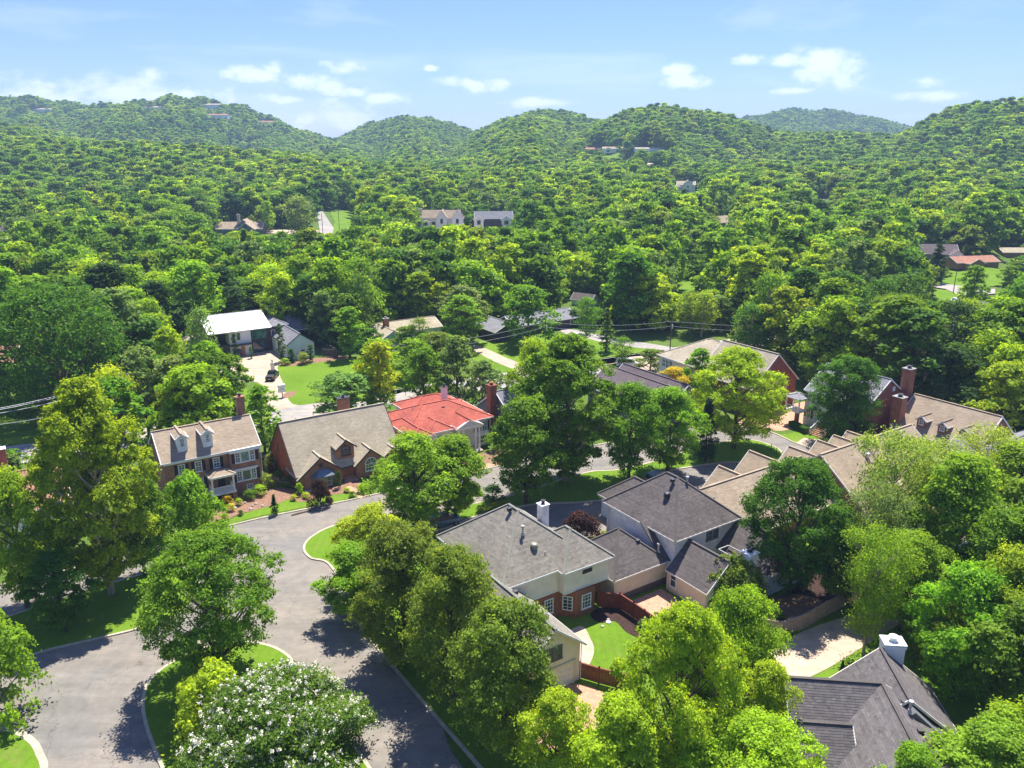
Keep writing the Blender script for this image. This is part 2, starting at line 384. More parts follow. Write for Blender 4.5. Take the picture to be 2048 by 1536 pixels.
M['roof_metal'] = m_plain('white_standing_seam', (.82, .82, .84), .28, .6, .35, .03)
M['copper'] = m_plain('weathered_copper', (.20, .24, .26), .35, .5, .5)
M['metal'] = m_plain('galvanised_metal', (.5, .5, .52), .35, .5, .6)
M['metal_dark'] = m_plain('dark_metal', (.04, .04, .045), .5, .5, .3)
M['asphalt'] = m_asphalt('asphalt', (.172, .163, .15))
M['asphalt_dark'] = m_asphalt('dark_asphalt', (.12, .105, .1))
M['road_far'] = m_asphalt('pale_asphalt', (.26, .25, .245), crack=False)
M['concrete'] = m_asphalt('concrete', (.38, .305, .235), (1.05, 1, .95), crack=False)
M['kerb'] = m_plain('kerb_concrete', (.42, .37, .28), .85, .2, 0, .2, 1.5)
M['patio'] = m_plain('brick_paving', (.46, .27, .18), .85, .2, 0, .2, 2.2)
M['paint'] = m_plain('road_paint', (.5, .42, .2), .7)
M['mulch'] = m_plain('bark_mulch', (.24, .14, .095), .95, .1, 0, .45, 5)
M['mulch_dark'] = m_plain('dark_mulch', (.05, .03, .025), .95, .1, 0, .5, 5)
M['grass'] = m_grass('lawn_grass', (.075, .15, .012), (.115, .21, .014), (.17, .25, .03))
M['meadow'] = m_grass('ground_grass', (.05, .085, .018), (.085, .145, .022), (.14, .19, .04), False)
M['fence_red'] = m_plain('red_stained_wood', (.19, .05, .035), .7, .2, 0, .25, 4)
M['fence_tan'] = m_plain('tan_wood', (.36, .28, .23), .8, .2, 0, .25, 4)
M['fence_grey'] = m_plain('grey_wood', (.12, .10, .085), .85, .2, 0, .3, 4)
M['wood_orange'] = m_plain('cedar_wood', (.45, .2, .08), .8, .2, 0, .25, 4)
M['bark'] = m_plain('bark', (.12, .09, .065), .9, .1, 0, .4, 4)
M['bark_pale'] = m_plain('pale_bark', (.34, .29, .22), .9, .1, 0, .35, 4)
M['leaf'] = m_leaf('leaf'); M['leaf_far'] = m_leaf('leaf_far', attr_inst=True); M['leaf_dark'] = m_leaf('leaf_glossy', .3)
M['petal'] = m_plain('white_petal', (.86, .82, .68), .6, .2, 0, .08, 9)
M['petal_red'] = m_plain('red_petal', (.6, .03, .02), .6)
M['stone'] = m_plain('stone', (.42, .38, .33), .85, .2, 0, .3, 2)
M['car_black'] = m_plain('black_paint', (.012, .012, .014), .25, .6, .2, .02)
M['car_blue'] = m_plain('blue_paint', (.10, .17, .28), .25, .6, .3, .02)
M['car_white'] = m_plain('white_paint', (.75, .76, .78), .25, .6, .0, .02)
M['car_silver'] = m_plain('silver_paint', (.38, .40, .43), .25, .6, .4, .02)
M['car_red'] = m_plain('red_paint', (.3, .02, .02), .3, .6, .1, .02)
M['tyre'] = m_plain('rubber', (.015, .015, .015), .9)
M['lamp_red'] = m_plain('tail_lamp', (.4, .02, .01), .3)
M['lamp_clear'] = m_plain('head_lamp', (.7, .7, .68), .2)
# ================================================================== the ground
def spline(pts, n=6, closed=True):
    out = []; N = len(pts)
    for i in range(N if closed else N-1):
        g = lambda k: Vector(pts[k % N]) if closed else Vector(pts[max(0, min(N-1, k))])
        p0, p1, p2, p3 = g(i-1), g(i), g(i+1), g(i+2)
        for j in range(n):
            t = j/n
            out.append(.5*((2*p1)+(p2-p0)*t+(2*p0-5*p1+4*p2-p3)*t*t+(3*p1-p0-3*p2+p3)*t**3))
    if not closed: out.append(Vector(pts[-1]))
    return out
def area2(p): return sum(p[i][0]*p[(i+1) % len(p)][1]-p[(i+1) % len(p)][0]*p[i][1] for i in range(len(p)))
def outline(px, n=6, smooth=True):
    w = [PX(u, v).to_2d() for u, v in px]
    s = spline(w, n) if smooth else w
    return s if area2(s) > 0 else s[::-1]
def sheet(name, pts, z, mat, kind='structure', label=None, thick=0):
    mb = MB()
    if thick: mb.slab([(p[0], p[1], z) for p in pts], thick)
    else: mb.poly([(p[0], p[1], z) for p in pts])
    return tag(mb.build(name, mat), kind=kind, label=label)
def kerb(name, pts, z0, z1, w=.16, closed=True):
    "kerb stones laid along an outline, mitred, w to either side"
    n = len(pts); mb = MB(); L = []; Rr = []
    for i in range(n):
        a, b, c = Vector(pts[(i-1) % n]) if closed or i else Vector(pts[0]), Vector(pts[i]), Vector(pts[(i+1) % n]) if closed or i < n-1 else Vector(pts[-1])
        d = (c-a).normalized(); nn = Vector((-d.y, d.x)); L.append(b+nn*w); Rr.append(b-nn*w)
    m = n if closed else n-1
    for i in range(m):
        j = (i+1) % n
        if (pts[i]-pts[j]).length < .01: continue
        v = [(*Rr[i], z0), (*Rr[j], z0), (*L[j], z0), (*L[i], z0), (*Rr[i], z1), (*Rr[j], z1), (*L[j], z1), (*L[i], z1)]
        mb.add(v, [(4, 5, 6, 7), (0, 1, 5, 4), (2, 3, 7, 6)])
    return tag(mb.build(name, M['kerb']), kind='structure')

# terrain sheet: fine grid in view depth, out past the farthest ridge
def build_ground():
    ys = np.concatenate([np.linspace(-120, 300, 43), np.geomspace(308, 9000, 190)])
    us = np.linspace(-1.25, 1.25, 260)
    V = []
    for y in ys:
        half = max(y, 160)
        xs = us*half*1.02
        zs = terrain(xs, np.full_like(xs, y)) if y < 4200 else np.zeros_like(xs)-2
        V += [(float(a), float(y), float(b)) for a, b in zip(xs, zs)]
    nx = len(us); F = []
    for j in range(len(ys)-1):
        for i in range(nx-1):
            F.append((j*nx+i, j*nx+i+1, (j+1)*nx+i+1, (j+1)*nx+i))
    me = bpy.data.meshes.new('ground'); me.from_pydata(V, [], F); me.materials.append(M['meadow'])
    me.polygons.foreach_set('use_smooth', [True]*len(F))
    return tag(link('ground', me), kind='structure')
build_ground()

ASPH = [(-420, 1260), (-100, 1190), (100, 1150), (345, 1082), (500, 1042), (620, 1017), (735, 993), (850, 966), (1000, 932), (1180, 893), (1300, 872), (1400, 852), (1470, 845), (1540, 864),
        (1590, 886), (1660, 912), (1760, 960), (1850, 1040), (1800, 1060), (1600, 1010), (1450, 1040), (1300, 1060), (1215, 1088), (1120, 1110), (1000, 1120), (900, 1120), (800, 1130), (900, 1500), (1010, 1700), (-500, 1800)]
asph = outline(ASPH, 5)
sheet('road', asph, .02, M['asphalt'])
# house-side lawn kerb along the north edge of the road
nk = [PX(u, v).to_2d() for u, v in ASPH[0:17]]
kerb('kerb', spline(nk, 5, False), 0, .13, .14, False)
LAWNS = {
 'block_lawn': [(608, 1098), (622, 1076), (665, 1054), (728, 1044), (800, 1046), (860, 1062), (930, 1086), (1010, 1082), (1100, 1072), (1160, 1082), (1215, 1064), (1300, 1010), (1400, 982), (1500, 968), (1600, 985), (1700, 1010), (1900, 1060), (2250, 1120), (2500, 1800), (1100, 1850), (1000, 1590), (960, 1536), (868, 1430), (800, 1350), (745, 1285), (716, 1245), (690, 1180), (657, 1128), (622, 1117)],
 'long_island_lawn': [(840, 1052), (860, 1032), (960, 1006), (1050, 985), (1130, 958), (1185, 944), (1240, 940), (1330, 918), (1400, 894), (1490, 880), (1545, 893), (1564, 908), (1552, 922), (1450, 926), (1385, 934), (1320, 948), (1262, 984), (1210, 1000), (1150, 1006), (1090, 1008), (1040, 1014), (950, 1034), (880, 1060)],
 'flower_island_lawn': [(592, 1335), (572, 1310), (535, 1292), (480, 1286), (410, 1296), (345, 1326), (300, 1362), (287, 1400), (290, 1440), (306, 1490), (325, 1536), (350, 1600), (520, 1760), (760, 1760), (790, 1640), (740, 1540), (660, 1430)],
 'left_island_lawn': [(-200, 1390), (0, 1332), (90, 1303), (200, 1277), (300, 1252), (365, 1225), (395, 1180), (388, 1142), (335, 1138), (250, 1160), (130, 1196), (0, 1240), (-200, 1300)],
 'corner_island_lawn': [(-160, 1455), (-60, 1458), (20, 1462), (62, 1482), (80, 1510), (88, 1545), (60, 1620), (-160, 1640)],
}
LAWN_OUT = {}
for nm, px in LAWNS.items():
    o = outline(px, 6); LAWN_OUT[nm] = o
    sheet('lawn', o, .13, M['grass'], thick=.11)
    kerb('kerb', o, .0, .15, .15 if nm != 'corner_island_lawn' else .3)
# darker parking drive in front of the near houses
# sunken gutter pan of the drain by the front lawn
mb = MB(); a, b = PX(583, 1031, .026), PX(622, 1021, .026)
mb.bar(a+Vector((0, 0, .0)), b, .5, .02); tag(mb.build('storm_drain', M['mulch_dark']), 'dark storm drain grate at the kerb in front of the dormer house lawn', 'drain')
# north lawns, beds
def bed(px, z, mat, name='flower_bed', smooth=True): return sheet(name, outline(px, 5, smooth), z, M[mat])
bed([(430, 1062), (470, 1035), (540, 1008), (560, 990), (640, 985), (700, 975), (740, 960), (735, 988), (620, 1012), (500, 1037)], .03, 'grass', 'lawn')
bed([(380, 1075), (420, 1035), (455, 1005), (525, 975), (560, 985), (585, 985), (570, 1002), (520, 1018), (470, 1032), (430, 1055)], .05, 'mulch')
bed([(535, 990), (560, 975), (600, 980), (650, 965), (700, 960), (722, 965), (715, 982), (640, 994), (610, 1004), (580, 1000)], .054, 'mulch')
bed([(655, 998), (668, 990), (690, 992), (686, 1002), (664, 1006)], .075, 'grass', 'lawn')
sheet('path', outline([(690, 975), (700, 972), (738, 992), (722, 999)], 1, False), .062, M['patio'])
bed([(548, 960), (565, 955), (640, 985), (615, 985)], .06, 'stone', 'stepping_path')
bed([(1575, 868), (1610, 862), (1660, 880), (1640, 884), (1590, 886), (1560, 870)], .03, 'grass', 'lawn')
sheet('path', outline([(1592, 886), (1608, 876), (1640, 880), (1640, 896), (1612, 893)], 1, False), .045, M['concrete'])
bed([(1440, 850), (1500, 835), (1560, 815), (1640, 800), (1650, 830), (1600, 850), (1560, 862), (1500, 852)], .035, 'patio', 'paving')
bed([(830, 985), (900, 930), (1000, 900), (1010, 925), (870, 962)], .03, 'mulch')
bed([(900, 958), (950, 930), (990, 930), (935, 950)], .05, 'patio', 'paving')
# near yard (stands on the block lawn)
bed([(1158, 1322), (1140, 1268), (1165, 1255), (1180, 1278), (1188, 1300), (1182, 1325), (1166, 1345)], .16, 'concrete', 'path')
bed([(1180, 1232), (1200, 1218), (1245, 1218), (1310, 1262), (1300, 1285), (1255, 1268), (1230, 1245), (1200, 1248)], .156, 'mulch_dark')
sheet('patio', [Gw(*p).to_2d() for p in ((52.6, 50), (59.6, 50), (59.6, 58.4), (52.6, 58.4))], .15, M['patio'])
bed([(1110, 1385), (1160, 1370), (1215, 1400), (1180, 1470), (1090, 1500), (1040, 1440)], .15, 'patio', 'driveway')
bed([(1538, 1312), (1600, 1268), (1690, 1236), (1790, 1205), (1860, 1170), (1900, 1185), (1800, 1250), (1700, 1312), (1650, 1342), (1590, 1372), (1480, 1440), (1440, 1420)], .17, 'concrete', 'driveway')
bed([(1450, 1235), (1530, 1200), (1600, 1190), (1650, 1215), (1600, 1250), (1530, 1270)], .15, 'mulch')
bed([(1560, 1230), (1590, 1170), (1640, 1130), (1740, 1120), (1790, 1160), (1760, 1195), (1690, 1212), (1650, 1230), (1600, 1256)], .147, 'mulch_dark')
bed([(1150, 1098), (1195, 1068), (1215, 1064), (1222, 1084), (1180, 1100)], .15, 'mulch')
# through road behind the first row, with its lines
def strip(name, a, b, w, z, mat, kind='structure'):
    a, b = Vector(a), Vector(b); d = (b-a).normalized(); n = Vector((-d.y, d.x))*w/2
    return sheet(name, [a-n, b-n, b+n, a+n], z, M[mat])
r0, r1 = Gw(-90, 157).to_2d(), Gw(230, 128).to_2d()
strip('through_road', r0, r1, 10.5, .03, 'road_far')
dv = (r1-r0).normalized(); nv = Vector((-dv.y, dv.x))
for k, c in ((0.12, 'paint'), (-.12, 'paint'), (4.6, 'trim'), (-4.6, 'trim')):
    strip('road_line', r0+nv*k, r1+nv*k, .12, .036, c)
sheet('driveway', outline([(545, 820), (612, 806), (592, 790), (577, 765), (572, 735), (590, 712), (560, 700), (480, 708), (430, 735), (455, 760), (515, 765), (530, 790)], 4), .04, M['concrete'])
sheet('lawn', outline([(556, 730), (600, 722), (700, 716), (790, 712), (800, 745), (735, 800), (640, 806), (585, 808), (568, 770)], 4), .05, M['grass'])
bed([(560, 726), (640, 716), (690, 712), (690, 718), (640, 725), (575, 733)], .06, 'mulch')
bed([(568, 788), (590, 782), (588, 792), (570, 796)], .066, 'mulch')
sheet('lawn', outline([(-160, 925), (-100, 850), (0, 810), (120, 800), (120, 880), (60, 888), (0, 893)], 4), .034, M['grass'])
sheet('lawn', outline([(380, 770), (455, 760), (520, 800), (540, 840), (430, 850)], 4), .034, M['grass'])
for px in ([(930, 690), (1000, 678), (1110, 668), (1200, 672), (1330, 702), (1300, 730), (1230, 735), (1120, 725), (1040, 735), (980, 745)], [(780, 750), (830, 738), (860, 745), (830, 775), (770, 790)]):
    sheet('lawn', outline(px, 4), .03, M['grass'])
sheet('gravel_drive', outline([(938, 692), (962, 693), (1010, 715), (1060, 735), (1050, 745), (1000, 728), (960, 708)], 3), .045, M['concrete'])
sheet('road', outline([(1120, 656), (1160, 662), (1230, 677), (1340, 694), (1340, 702), (1230, 690), (1170, 676), (1130, 668)], 3), .05, M['road_far'])
sheet('driveway', outline([(1240, 720), (1290, 712), (1345, 716), (1350, 760), (1270, 745)], 3), .06, M['concrete'])
# far clearings, draped on the rising ground
def drape(name, px, mat, lift=.25):
    P = [hit(u, v) for u, v in px]; 
    if any(p is None for p in P): return
    mb = MB(); n = len(P); c = sum(P, Vector())/n
    ring = []
    for i in range(n):
        for k in range(4):
            q = P[i].lerp(P[(i+1) % n], k/4); ring.append(q)
    rows = [[c.lerp(q, s) for q in ring] for s in (0.0001, .35, .7, 1)]
    for a, b in zip(rows, rows[1:]):
        for i in range(len(ring)):
            j = (i+1) % len(ring)
            q = [a[i], a[j], b[j], b[i]] if area2([p.to_2d() for p in P]) < 0 else [b[i], b[j], a[j], a[i]]
            mb.poly([(p.x, p.y, tz(p.x, p.y)+lift) for p in q])
    return tag(mb.build(name, M[mat]), kind='structure')
drape('lawn', [(660, 426), (715, 420), (718, 436), (690, 470), (660, 472), (670, 445)], 'grass')
drape('road', [(632, 424), (645, 423), (668, 458), (664, 472), (640, 466), (636, 440)], 'road_far', .4)
drape('driveway', [(535, 462), (600, 460), (660, 466), (655, 472), (580, 470), (530, 468)], 'concrete', .45)
drape('lawn', [(540, 470), (640, 474), (640, 488), (560, 486)], 'grass')
drape('lawn', [(1200, 305), (1240, 306), (1238, 319), (1206, 320)], 'grass', .6)
drape('lawn', [(1290, 323), (1320, 321), (1318, 332), (1296, 333)], 'concrete', .6)
drape('lawn', [(1350, 562), (1395, 560), (1402, 585), (1360, 592)], 'grass')
drape('lawn', [(1892, 540), (1960, 534), (2010, 540), (2012, 572), (1930, 578), (1885, 566)], 'grass')
drape('lawn', [(1868, 580), (1905, 582), (1920, 592), (1900, 604), (1868, 602)], 'grass')
drape('road', [(1850, 566), (1900, 571), (1960, 580), (1990, 580), (1990, 590), (1925, 596), (1890, 580), (1850, 574)], 'road_far', .4)
drape('driveway', [(860, 462), (940, 460), (990, 464), (990, 471), (900, 476), (850, 472)], 'concrete', .4)
drape('driveway', [(-40, 470), (10, 468), (15, 482), (-40, 486)], 'concrete', .4)

# ================================================================== house kit
NRM = {'S': (0, -1), 'N': (0, 1), 'E': (1, 0), 'W': (-1, 0)}
def clip2(poly, ax, val, keep_less):
    out = []
    for i in range(len(poly)):
        a, b = poly[i], poly[(i+1) % len(poly)]
        ia = (a[ax] <= val) == keep_less; ib = (b[ax] <= val) == keep_less
        if ia: out.append(a)
        if ia != ib:
            t = (val-a[ax])/(b[ax]-a[ax]); out.append((a[0]+(b[0]-a[0])*t, a[1]+(b[1]-a[1])*t))
    return out
def shingle_plane(mb, poly, ex=.2, wd=.42, rnd=random):
    P = [Vector(p) for p in poly]
    n = (P[1]-P[0]).cross(P[2]-P[1]).normalized()
    if n.z < 0: n = -n
    h = Vector((0, 0, 1)).cross(n).normalized(); u = n.cross(h).normalized()
    if u.z < 0: u = -u; h = -h
    o = P[0]; q = [((p-o).dot(h), (p-o).dot(u)) for p in P]
    t0, t1 = min(a[1] for a in q), max(a[1] for a in q)
    k = 0; t = t0
    while t < t1-.03:
        c = clip2(clip2(q, 1, t, False), 1, t+ex, True)
        if len(c) >= 3:
            s = min(a[0] for a in c) - rnd.random()*wd; s1 = max(a[0] for a in c)
            base = rnd.uniform(.36, .62)
            while s < s1:
                w = wd*rnd.uniform(.6, 1.35); g = clip2(clip2(c, 0, s, False), 0, s+w, True); s += w
                if len(g) < 3: continue
                L = [o+h*a+u*b+n*(.026-.016*(b-t)/ex) for a, b in g]
                tone = min(1, max(0, base+rnd.gauss(0, .15)))
                mb.add(L, [tuple(range(len(L)))], tone)
                e = [i for i, (a, b) in enumerate(g) if abs(b-t) < 1e-4]
                if len(e) == 2:
                    a, b = L[e[0]], L[e[1]]
                    if (b-a).dot(h) < 0: a, b = b, a
                    mb.add([a-n*.026, b-n*.026, b, a], [(0, 1, 2, 3)], tone*.8)
        t += ex; k += 1
class House:
    def __init__(s, name, label, cat, org, G=True, ang=None, group=None, z=0.0):
        s.org = org; s.z = z
        s.ang = GA if G else ang
        loc = Gw(*org) if G else Vector((org[0], org[1], 0)); loc.z = z
        s.off = (org[0], org[1], 0) if G else (0, 0, 0)
        s.root = empty(name, loc, s.ang, label, cat, group)
        s.fas = MB(*s.off)
    def mb(s): return MB(*s.off)
    def put(s, mb, name, mat, parent=None, **k): 
        o = mb.build(name, M[mat] if isinstance(mat, str) else mat, parent or s.root, **k); return o
    def box(s, name, mat, x0, x1, y0, y1, z0, z1, parent=None):
        m = s.mb(); m.box(x0, x1, y0, y1, z0, z1); return s.put(m, name, mat, parent)
    def walls(s, mat, x0, x1, y0, y1, z0, z1, gable=None, pitch=.8, name='wall'):
        "solid body; gable='x' puts gables on the E and W ends (ridge along x)"
        m = s.mb()
        if gable: z1 -= .09
        if gable is None: m.box(x0, x1, y0, y1, z0, z1)
        elif gable == 'x':
            ym = (y0+y1)/2; zr = z1+(y1-y0)/2*pitch
            pr = [(y0, z0), (y1, z0), (y1, z1), (ym, zr), (y0, z1)]
            m.add([(x0, y, z) for y, z in pr]+[(x1, y, z) for y, z in pr], [(4, 3, 2, 1, 0), (5, 6, 7, 8, 9), (0, 1, 6, 5), (1, 2, 7, 6), (2, 3, 8, 7), (3, 4, 9, 8), (4, 0, 5, 9)])
        else:
            xm = (x0+x1)/2; zr = z1+(x1-x0)/2*pitch
            pr = [(x0, z0), (x1, z0), (x1, z1), (xm, zr), (x0, z1)]
            m.add([(x, y0, z) for x, z in pr]+[(x, y1, z) for x, z in pr], [(0, 1, 2, 3, 4), (9, 8, 7, 6, 5), (1, 0, 5, 6), (2, 1, 6, 7), (3, 2, 7, 8), (4, 3, 8, 9), (0, 4, 9, 5)])
        return s.put(m, name, mat)
    def roof(s, planes, mat, tabs=None, t=.16, trim='trim', name='roof', caps=True, ex=.2, wd=.42):
        m = s.mb()
        for p in planes: m.slab(p, t)
        r = s.put(m, name, mat)
        if tabs:
            sm = s.mb()
            for p in planes: shingle_plane(sm, p, ex, wd)
            tag(s.put(sm, 'shingles', tabs, r, tones=True), kind='stuff')
        zlo = min(q[2] for p in planes for q in p)
        f = s.mb(); cap = s.mb(); seen = {}
        for p in planes:
            for a, b in zip(p, p[1:]+p[:1]):
                k = tuple(sorted([tuple(round(c, 2) for c in a), tuple(round(c, 2) for c in b)]))
                seen.setdefault(k, []).append((a, b))
        for k, es in seen.items():
            a, b = Vector(es[0][0]), Vector(es[0][1])
            if (a-b).length < .05: continue
            if len(es) == 1:
                low = abs(a.z-b.z) < .02
                f.bar(a-Vector((0, 0, .1)), b-Vector((0, 0, .1)), .13 if low else .1, .2)
            elif caps: cap.bar(a+Vector((0, 0, .03)), b+Vector((0, 0, .03)), .3, .07)
        if f.v and trim: s.put(f, 'fascia', trim, r)
        if cap.v: s.put(cap, 'ridge_cap', mat, r)
        return r
    def window(s, x, y, z, face, w, h, cols=2, rows=2, shut=0, pane='glass', frame='trim', sill=True, arch=False, fw=.11):
        n = NRM[face]; r = (-n[1], n[0])
        m = s.mb(); C = (x, y)
        def bx(a, b, z0, z1, d=.09):
            c = (x+r[0]*(a+b)/2, y+r[1]*(a+b)/2); m.obox(c, r, n, b-a, d, z0, z1)
        bx(-w/2, -w/2+fw, z, z+h); bx(w/2-fw, w/2, z, z+h); bx(-w/2+fw, w/2-fw, z, z+fw); bx(-w/2+fw, w/2-fw, z+h-fw, z+h)
        for i in range(1, cols): a = -w/2+w*i/cols; bx(a-.025, a+.025, z+fw, z+h-fw, .06)
        for i in range(1, rows): a = z+h*i/rows; k = .045 if (rows % 2 == 0 and i == rows//2) else .02; bx(-w/2+fw, w/2-fw, a-k, a+k, .07)
        if sill: bx(-w/2-.06, w/2+.06, z-.09, z-.005, .14)
        if arch:
            K = 12; R0 = w/2; zc = z+h
            for i in range(K):
                a0, a1 = math.pi*i/K, math.pi*(i+1)/K
                p0 = Vector((x-r[0]*R0*math.cos(a0)+n[0]*.06, y-r[1]*R0*math.cos(a0)+n[1]*.06, zc+R0*math.sin(a0))); p1 = Vector((x-r[0]*R0*math.cos(a1)+n[0]*.06, y-r[1]*R0*math.cos(a1)+n[1]*.06, zc+R0*math.sin(a1)))
                m.bar(p0, p1, .12, .1, up=(n[0], n[1], 0))
            for i in (1, 2, 3):
                a0 = math.pi*i/4
                m.bar((x+n[0]*.05, y+n[1]*.05, zc), (x-r[0]*R0*math.cos(a0)+n[0]*.05, y-r[1]*R0*math.cos(a0)+n[1]*.05, zc+R0*math.sin(a0)), .04, .04, up=(n[0], n[1], 0))
        o = s.put(m, 'window', frame)
        p = s.mb(); p.obox(C, r, n, w-2*fw+.02, .03, z+fw-.01, z+h-fw+.01)
        if arch:
            pts = [(x-r[0]*(w/2)*math.cos(math.pi*i/12)+n[0]*.03, y-r[1]*(w/2)*math.cos(math.pi*i/12)+n[1]*.03, z+h+(w/2)*math.sin(math.pi*i/12)) for i in range(13)]
            p.poly(pts[::-1])
        s.put(p, 'pane', pane, o)
        if shut:
            for sg in (-1, 1):
                if shut == 1 or (shut == 2 and sg == 1) or (shut == 3 and sg == -1):
                    q = s.mb(); c = (x+r[0]*sg*(w/2+.27), y+r[1]*sg*(w/2+.27)); q.obox(c, r, n, .44, .06, z, z+h)
                    for zz in (z+.06, z+h/2, z+h-.1): q.obox(c, r, n, .46, .075, zz, zz+.05)
                    s.put(q, 'shutter', 'shutter')
        return o
    def chimney(s, x, y, z0, z1, wx, wy, mat, cap='metal', flue='metal', corbel=True, name='chimney'):
        m = s.mb(); m.box(x-wx/2, x+wx/2, y-wy/2, y+wy/2, z0, z1)
        if corbel: m.box(x-wx/2-.07, x+wx/2+.07, y-wy/2-.07, y+wy/2+.07, z1-.32, z1-.1)
        o = s.put(m, name, mat)
        c = s.mb(); c.box(x-wx/2-.1, x+wx/2+.1, y-wy/2-.1, y+wy/2+.1, z1, z1+.08); s.put(c, 'chimney_cap', cap, o)
        f = s.mb(); f.cyl(x, y, z1+.08, z1+.4, min(wx, wy)*.22, 12); f.cyl(x, y, z1+.47, z1+.53, min(wx, wy)*.32, 12); f.cyl(x, y, z1+.4, z1+.47, .05, 6)
        s.put(f, 'flue', flue, o); return o
    def vent(s, x, y, z, kind='pipe', fan='fan_cap'):
        m = s.mb()
        if kind == 'pipe': m.cyl(x, y, z-.3, z+.55, .06, 8); m.cyl(x, y, z-.15, z+.05, .13, 8, .08); return s.put(m, 'vent_pipe', 'metal')
        if kind == 'flue':
            m.cyl(x, y, z-.3, z+.75, .11, 10); m.cyl(x, y, z+.75, z+.95, .2, 10); m.cyl(x, y, z-.2, z+.15, .24, 10, .14); return s.put(m, 'vent_flue', 'metal')
        if kind == 'turtle':
            m.box(x-.28, x+.28, y-.28, y+.28, z-.2, z+.1); m.cyl(x, y, z+.1, z+.3, .42, 14, .4); m.tube([(x, y, z+.3), (x, y, z+.42), (x, y, z+.5)], [.4, .3, .05], 14); return s.put(m, 'roof_fan', fan)
        m.box(x-.22, x+.22, y-.2, y+.2, z-.25, z+.12); m.box(x-.26, x+.26, y-.24, y+.24, z+.12, z+.17); return s.put(m, 'box_vent', 'metal_dark')
M['fan_cap'] = m_plain('fan_cap', (.30, .29, .22), .5, .4, .1)
def hip(x0, x1, y0, y1, z, p, oh=.45, x1cut=None):
    "hip roof planes; eave at height z over the overhang line"
    x0 -= oh; x1 += oh; y0 -= oh; y1 += oh
    w, d = x1-x0, y1-y0
    if w >= d:
        h = d/2; a, b = (x0+h, y0+h, z+h*p), (x1-h, y0+h, z+h*p)
    else:
        h = w/2; a, b = (x0+h, y0+h, z+h*p), (x0+h, y1-h, z+h*p)
    A, B, C, D = (x0, y0, z), (x1, y0, z), (x1, y1, z), (x0, y1, z)
    if abs(w-d) < .05: return [[A, B, a], [B, C, a], [C, D, a], [D, A, a]]
    if w > d: return [[A, B, b, a], [B, C, b], [C, D, a, b], [D, A, a]]
    return [[A, B, a], [B, C, b, a], [C, D, b], [D, A, a, b]]
def gab(x0, x1, y0, y1, z, p, axis='x', oh=.4, rake=.35):
    if axis == 'x':
        y0 -= oh; y1 += oh; x0 -= rake; x1 += rake; z -= oh*p; ym = (y0+y1)/2; zr = z+(y1-y0)/2*p
        return [[(x0, y0, z), (x1, y0, z), (x1, ym, zr), (x0, ym, zr)], [(x1, y1, z), (x0, y1, z), (x0, ym, zr), (x1, ym, zr)]]
    x0 -= oh; x1 += oh; y0 -= rake; y1 += rake; z -= oh*p; xm = (x0+x1)/2; zr = z+(x1-x0)/2*p
    return [[(x0, y1, z), (x0, y0, z), (xm, y0, zr), (xm, y1, zr)], [(x1, y0, z), (x1, y1, z), (xm, y1, zr), (xm, y0, zr)]]
def lift(planes, dz): return [[(a, b, c+dz) for a, b, c in p] for p in planes]
def dormer(H, x, yf, yb, z0, h, w, wall, roofm, face='S', pitch=.9, wh=1.2, ww=.8, cols=3, rows=4, arch=False):
    "gabled dormer whose face stands at yf and whose roof runs back to yb (S or W facing)"
    if face == 'S':
        H.walls(wall, x-w/2, x+w/2, yf, yb, z0-1.2, z0+h, 'y', pitch, 'dormer_wall')
        H.roof(gab(x-w/2, x+w/2, yf, yb, z0+h+.03, pitch, 'y', .22, .25), roofm, name='dormer_roof', t=.1)
        H.window(x, yf, z0+.25, 'S', ww, wh, cols, rows, arch=arch)
    else:
        H.walls(wall, yf, yb, x-w/2, x+w/2, z0-1.2, z0+h, 'x', pitch, 'dormer_wall')
        H.roof(gab(yf, yb, x-w/2, x+w/2, z0+h+.03, pitch, 'x', .22, .25), roofm, name='dormer_roof', t=.1)
        H.window(yf, x, z0+.25, 'W', ww, wh, cols, rows, arch=arch)

# ------------------------------------------------------------------ 1 brick house with two dormers
H = House('brick_house', 'tall brown brick house with two white roof dormers, black shutters and a white porch balcony', 'house', (16, 113))
H.walls('brick_brown', 16, 24.9, 113.2, 121.6, 0, 7.1, 'x', .66)
H.walls('brick_brown', 24.9, 29.3, 112.7, 121.6, 0, 6.9, 'x', .66)
rp = gab(15.9, 29.3, 112.9, 121.9, 7.32, .7, 'x', .35, .3)
H.roof(rp, 'roof_brown')
H.box('cornice', 'trim', 15.9, 24.85, 112.75, 113.2, 6.62, 7.12); H.box('cornice', 'trim', 24.85, 29.36, 112.3, 112.7, 6.62, 7.12)
for xd in (18.9, 22.4): dormer(H, xd, 113.75, 117.6, 8.35, 1.75, 1.35, 'siding_white', 'roof_brown', 'S', .75, 1.3, .72, 3, 4)
for (xx, zz, ww, c) in ((27.1, 4.9, 3.0, 1), (27.1, 1.95, 3.0, 1)):
    for dx, w2, pn in ((-1.05, .8, 'glass'), (0, 1.35, 'glass_green' if zz > 4 else 'glass'), (1.05, .8, 'glass')):
        H.window(xx+dx, 112.7, zz, 'S', w2, 1.65, 1 if dx == 0 else 2, 1 if dx == 0 else 4, shut=3 if dx < 0 else (2 if dx > 0 else 0), pane=pn)
H.box('window_head', 'trim', 25.4, 28.8, 112.5, 112.7, 3.7, 3.95)
for xx in (18.3, 20.6, 23.1): H.window(xx, 113.2, 4.65, 'S', .95, 1.6, 2, 4, shut=1)
H.window(18.6, 113.2, 1.9, 'S', .95, 1.7, 2, 4, shut=1); H.window(27.4, 112.7, .45, 'S', .95, .8, 2, 2)
H.window(20.6, 113.2, 1.9, 'S', .95, 1.7, 2, 4, shut=1)
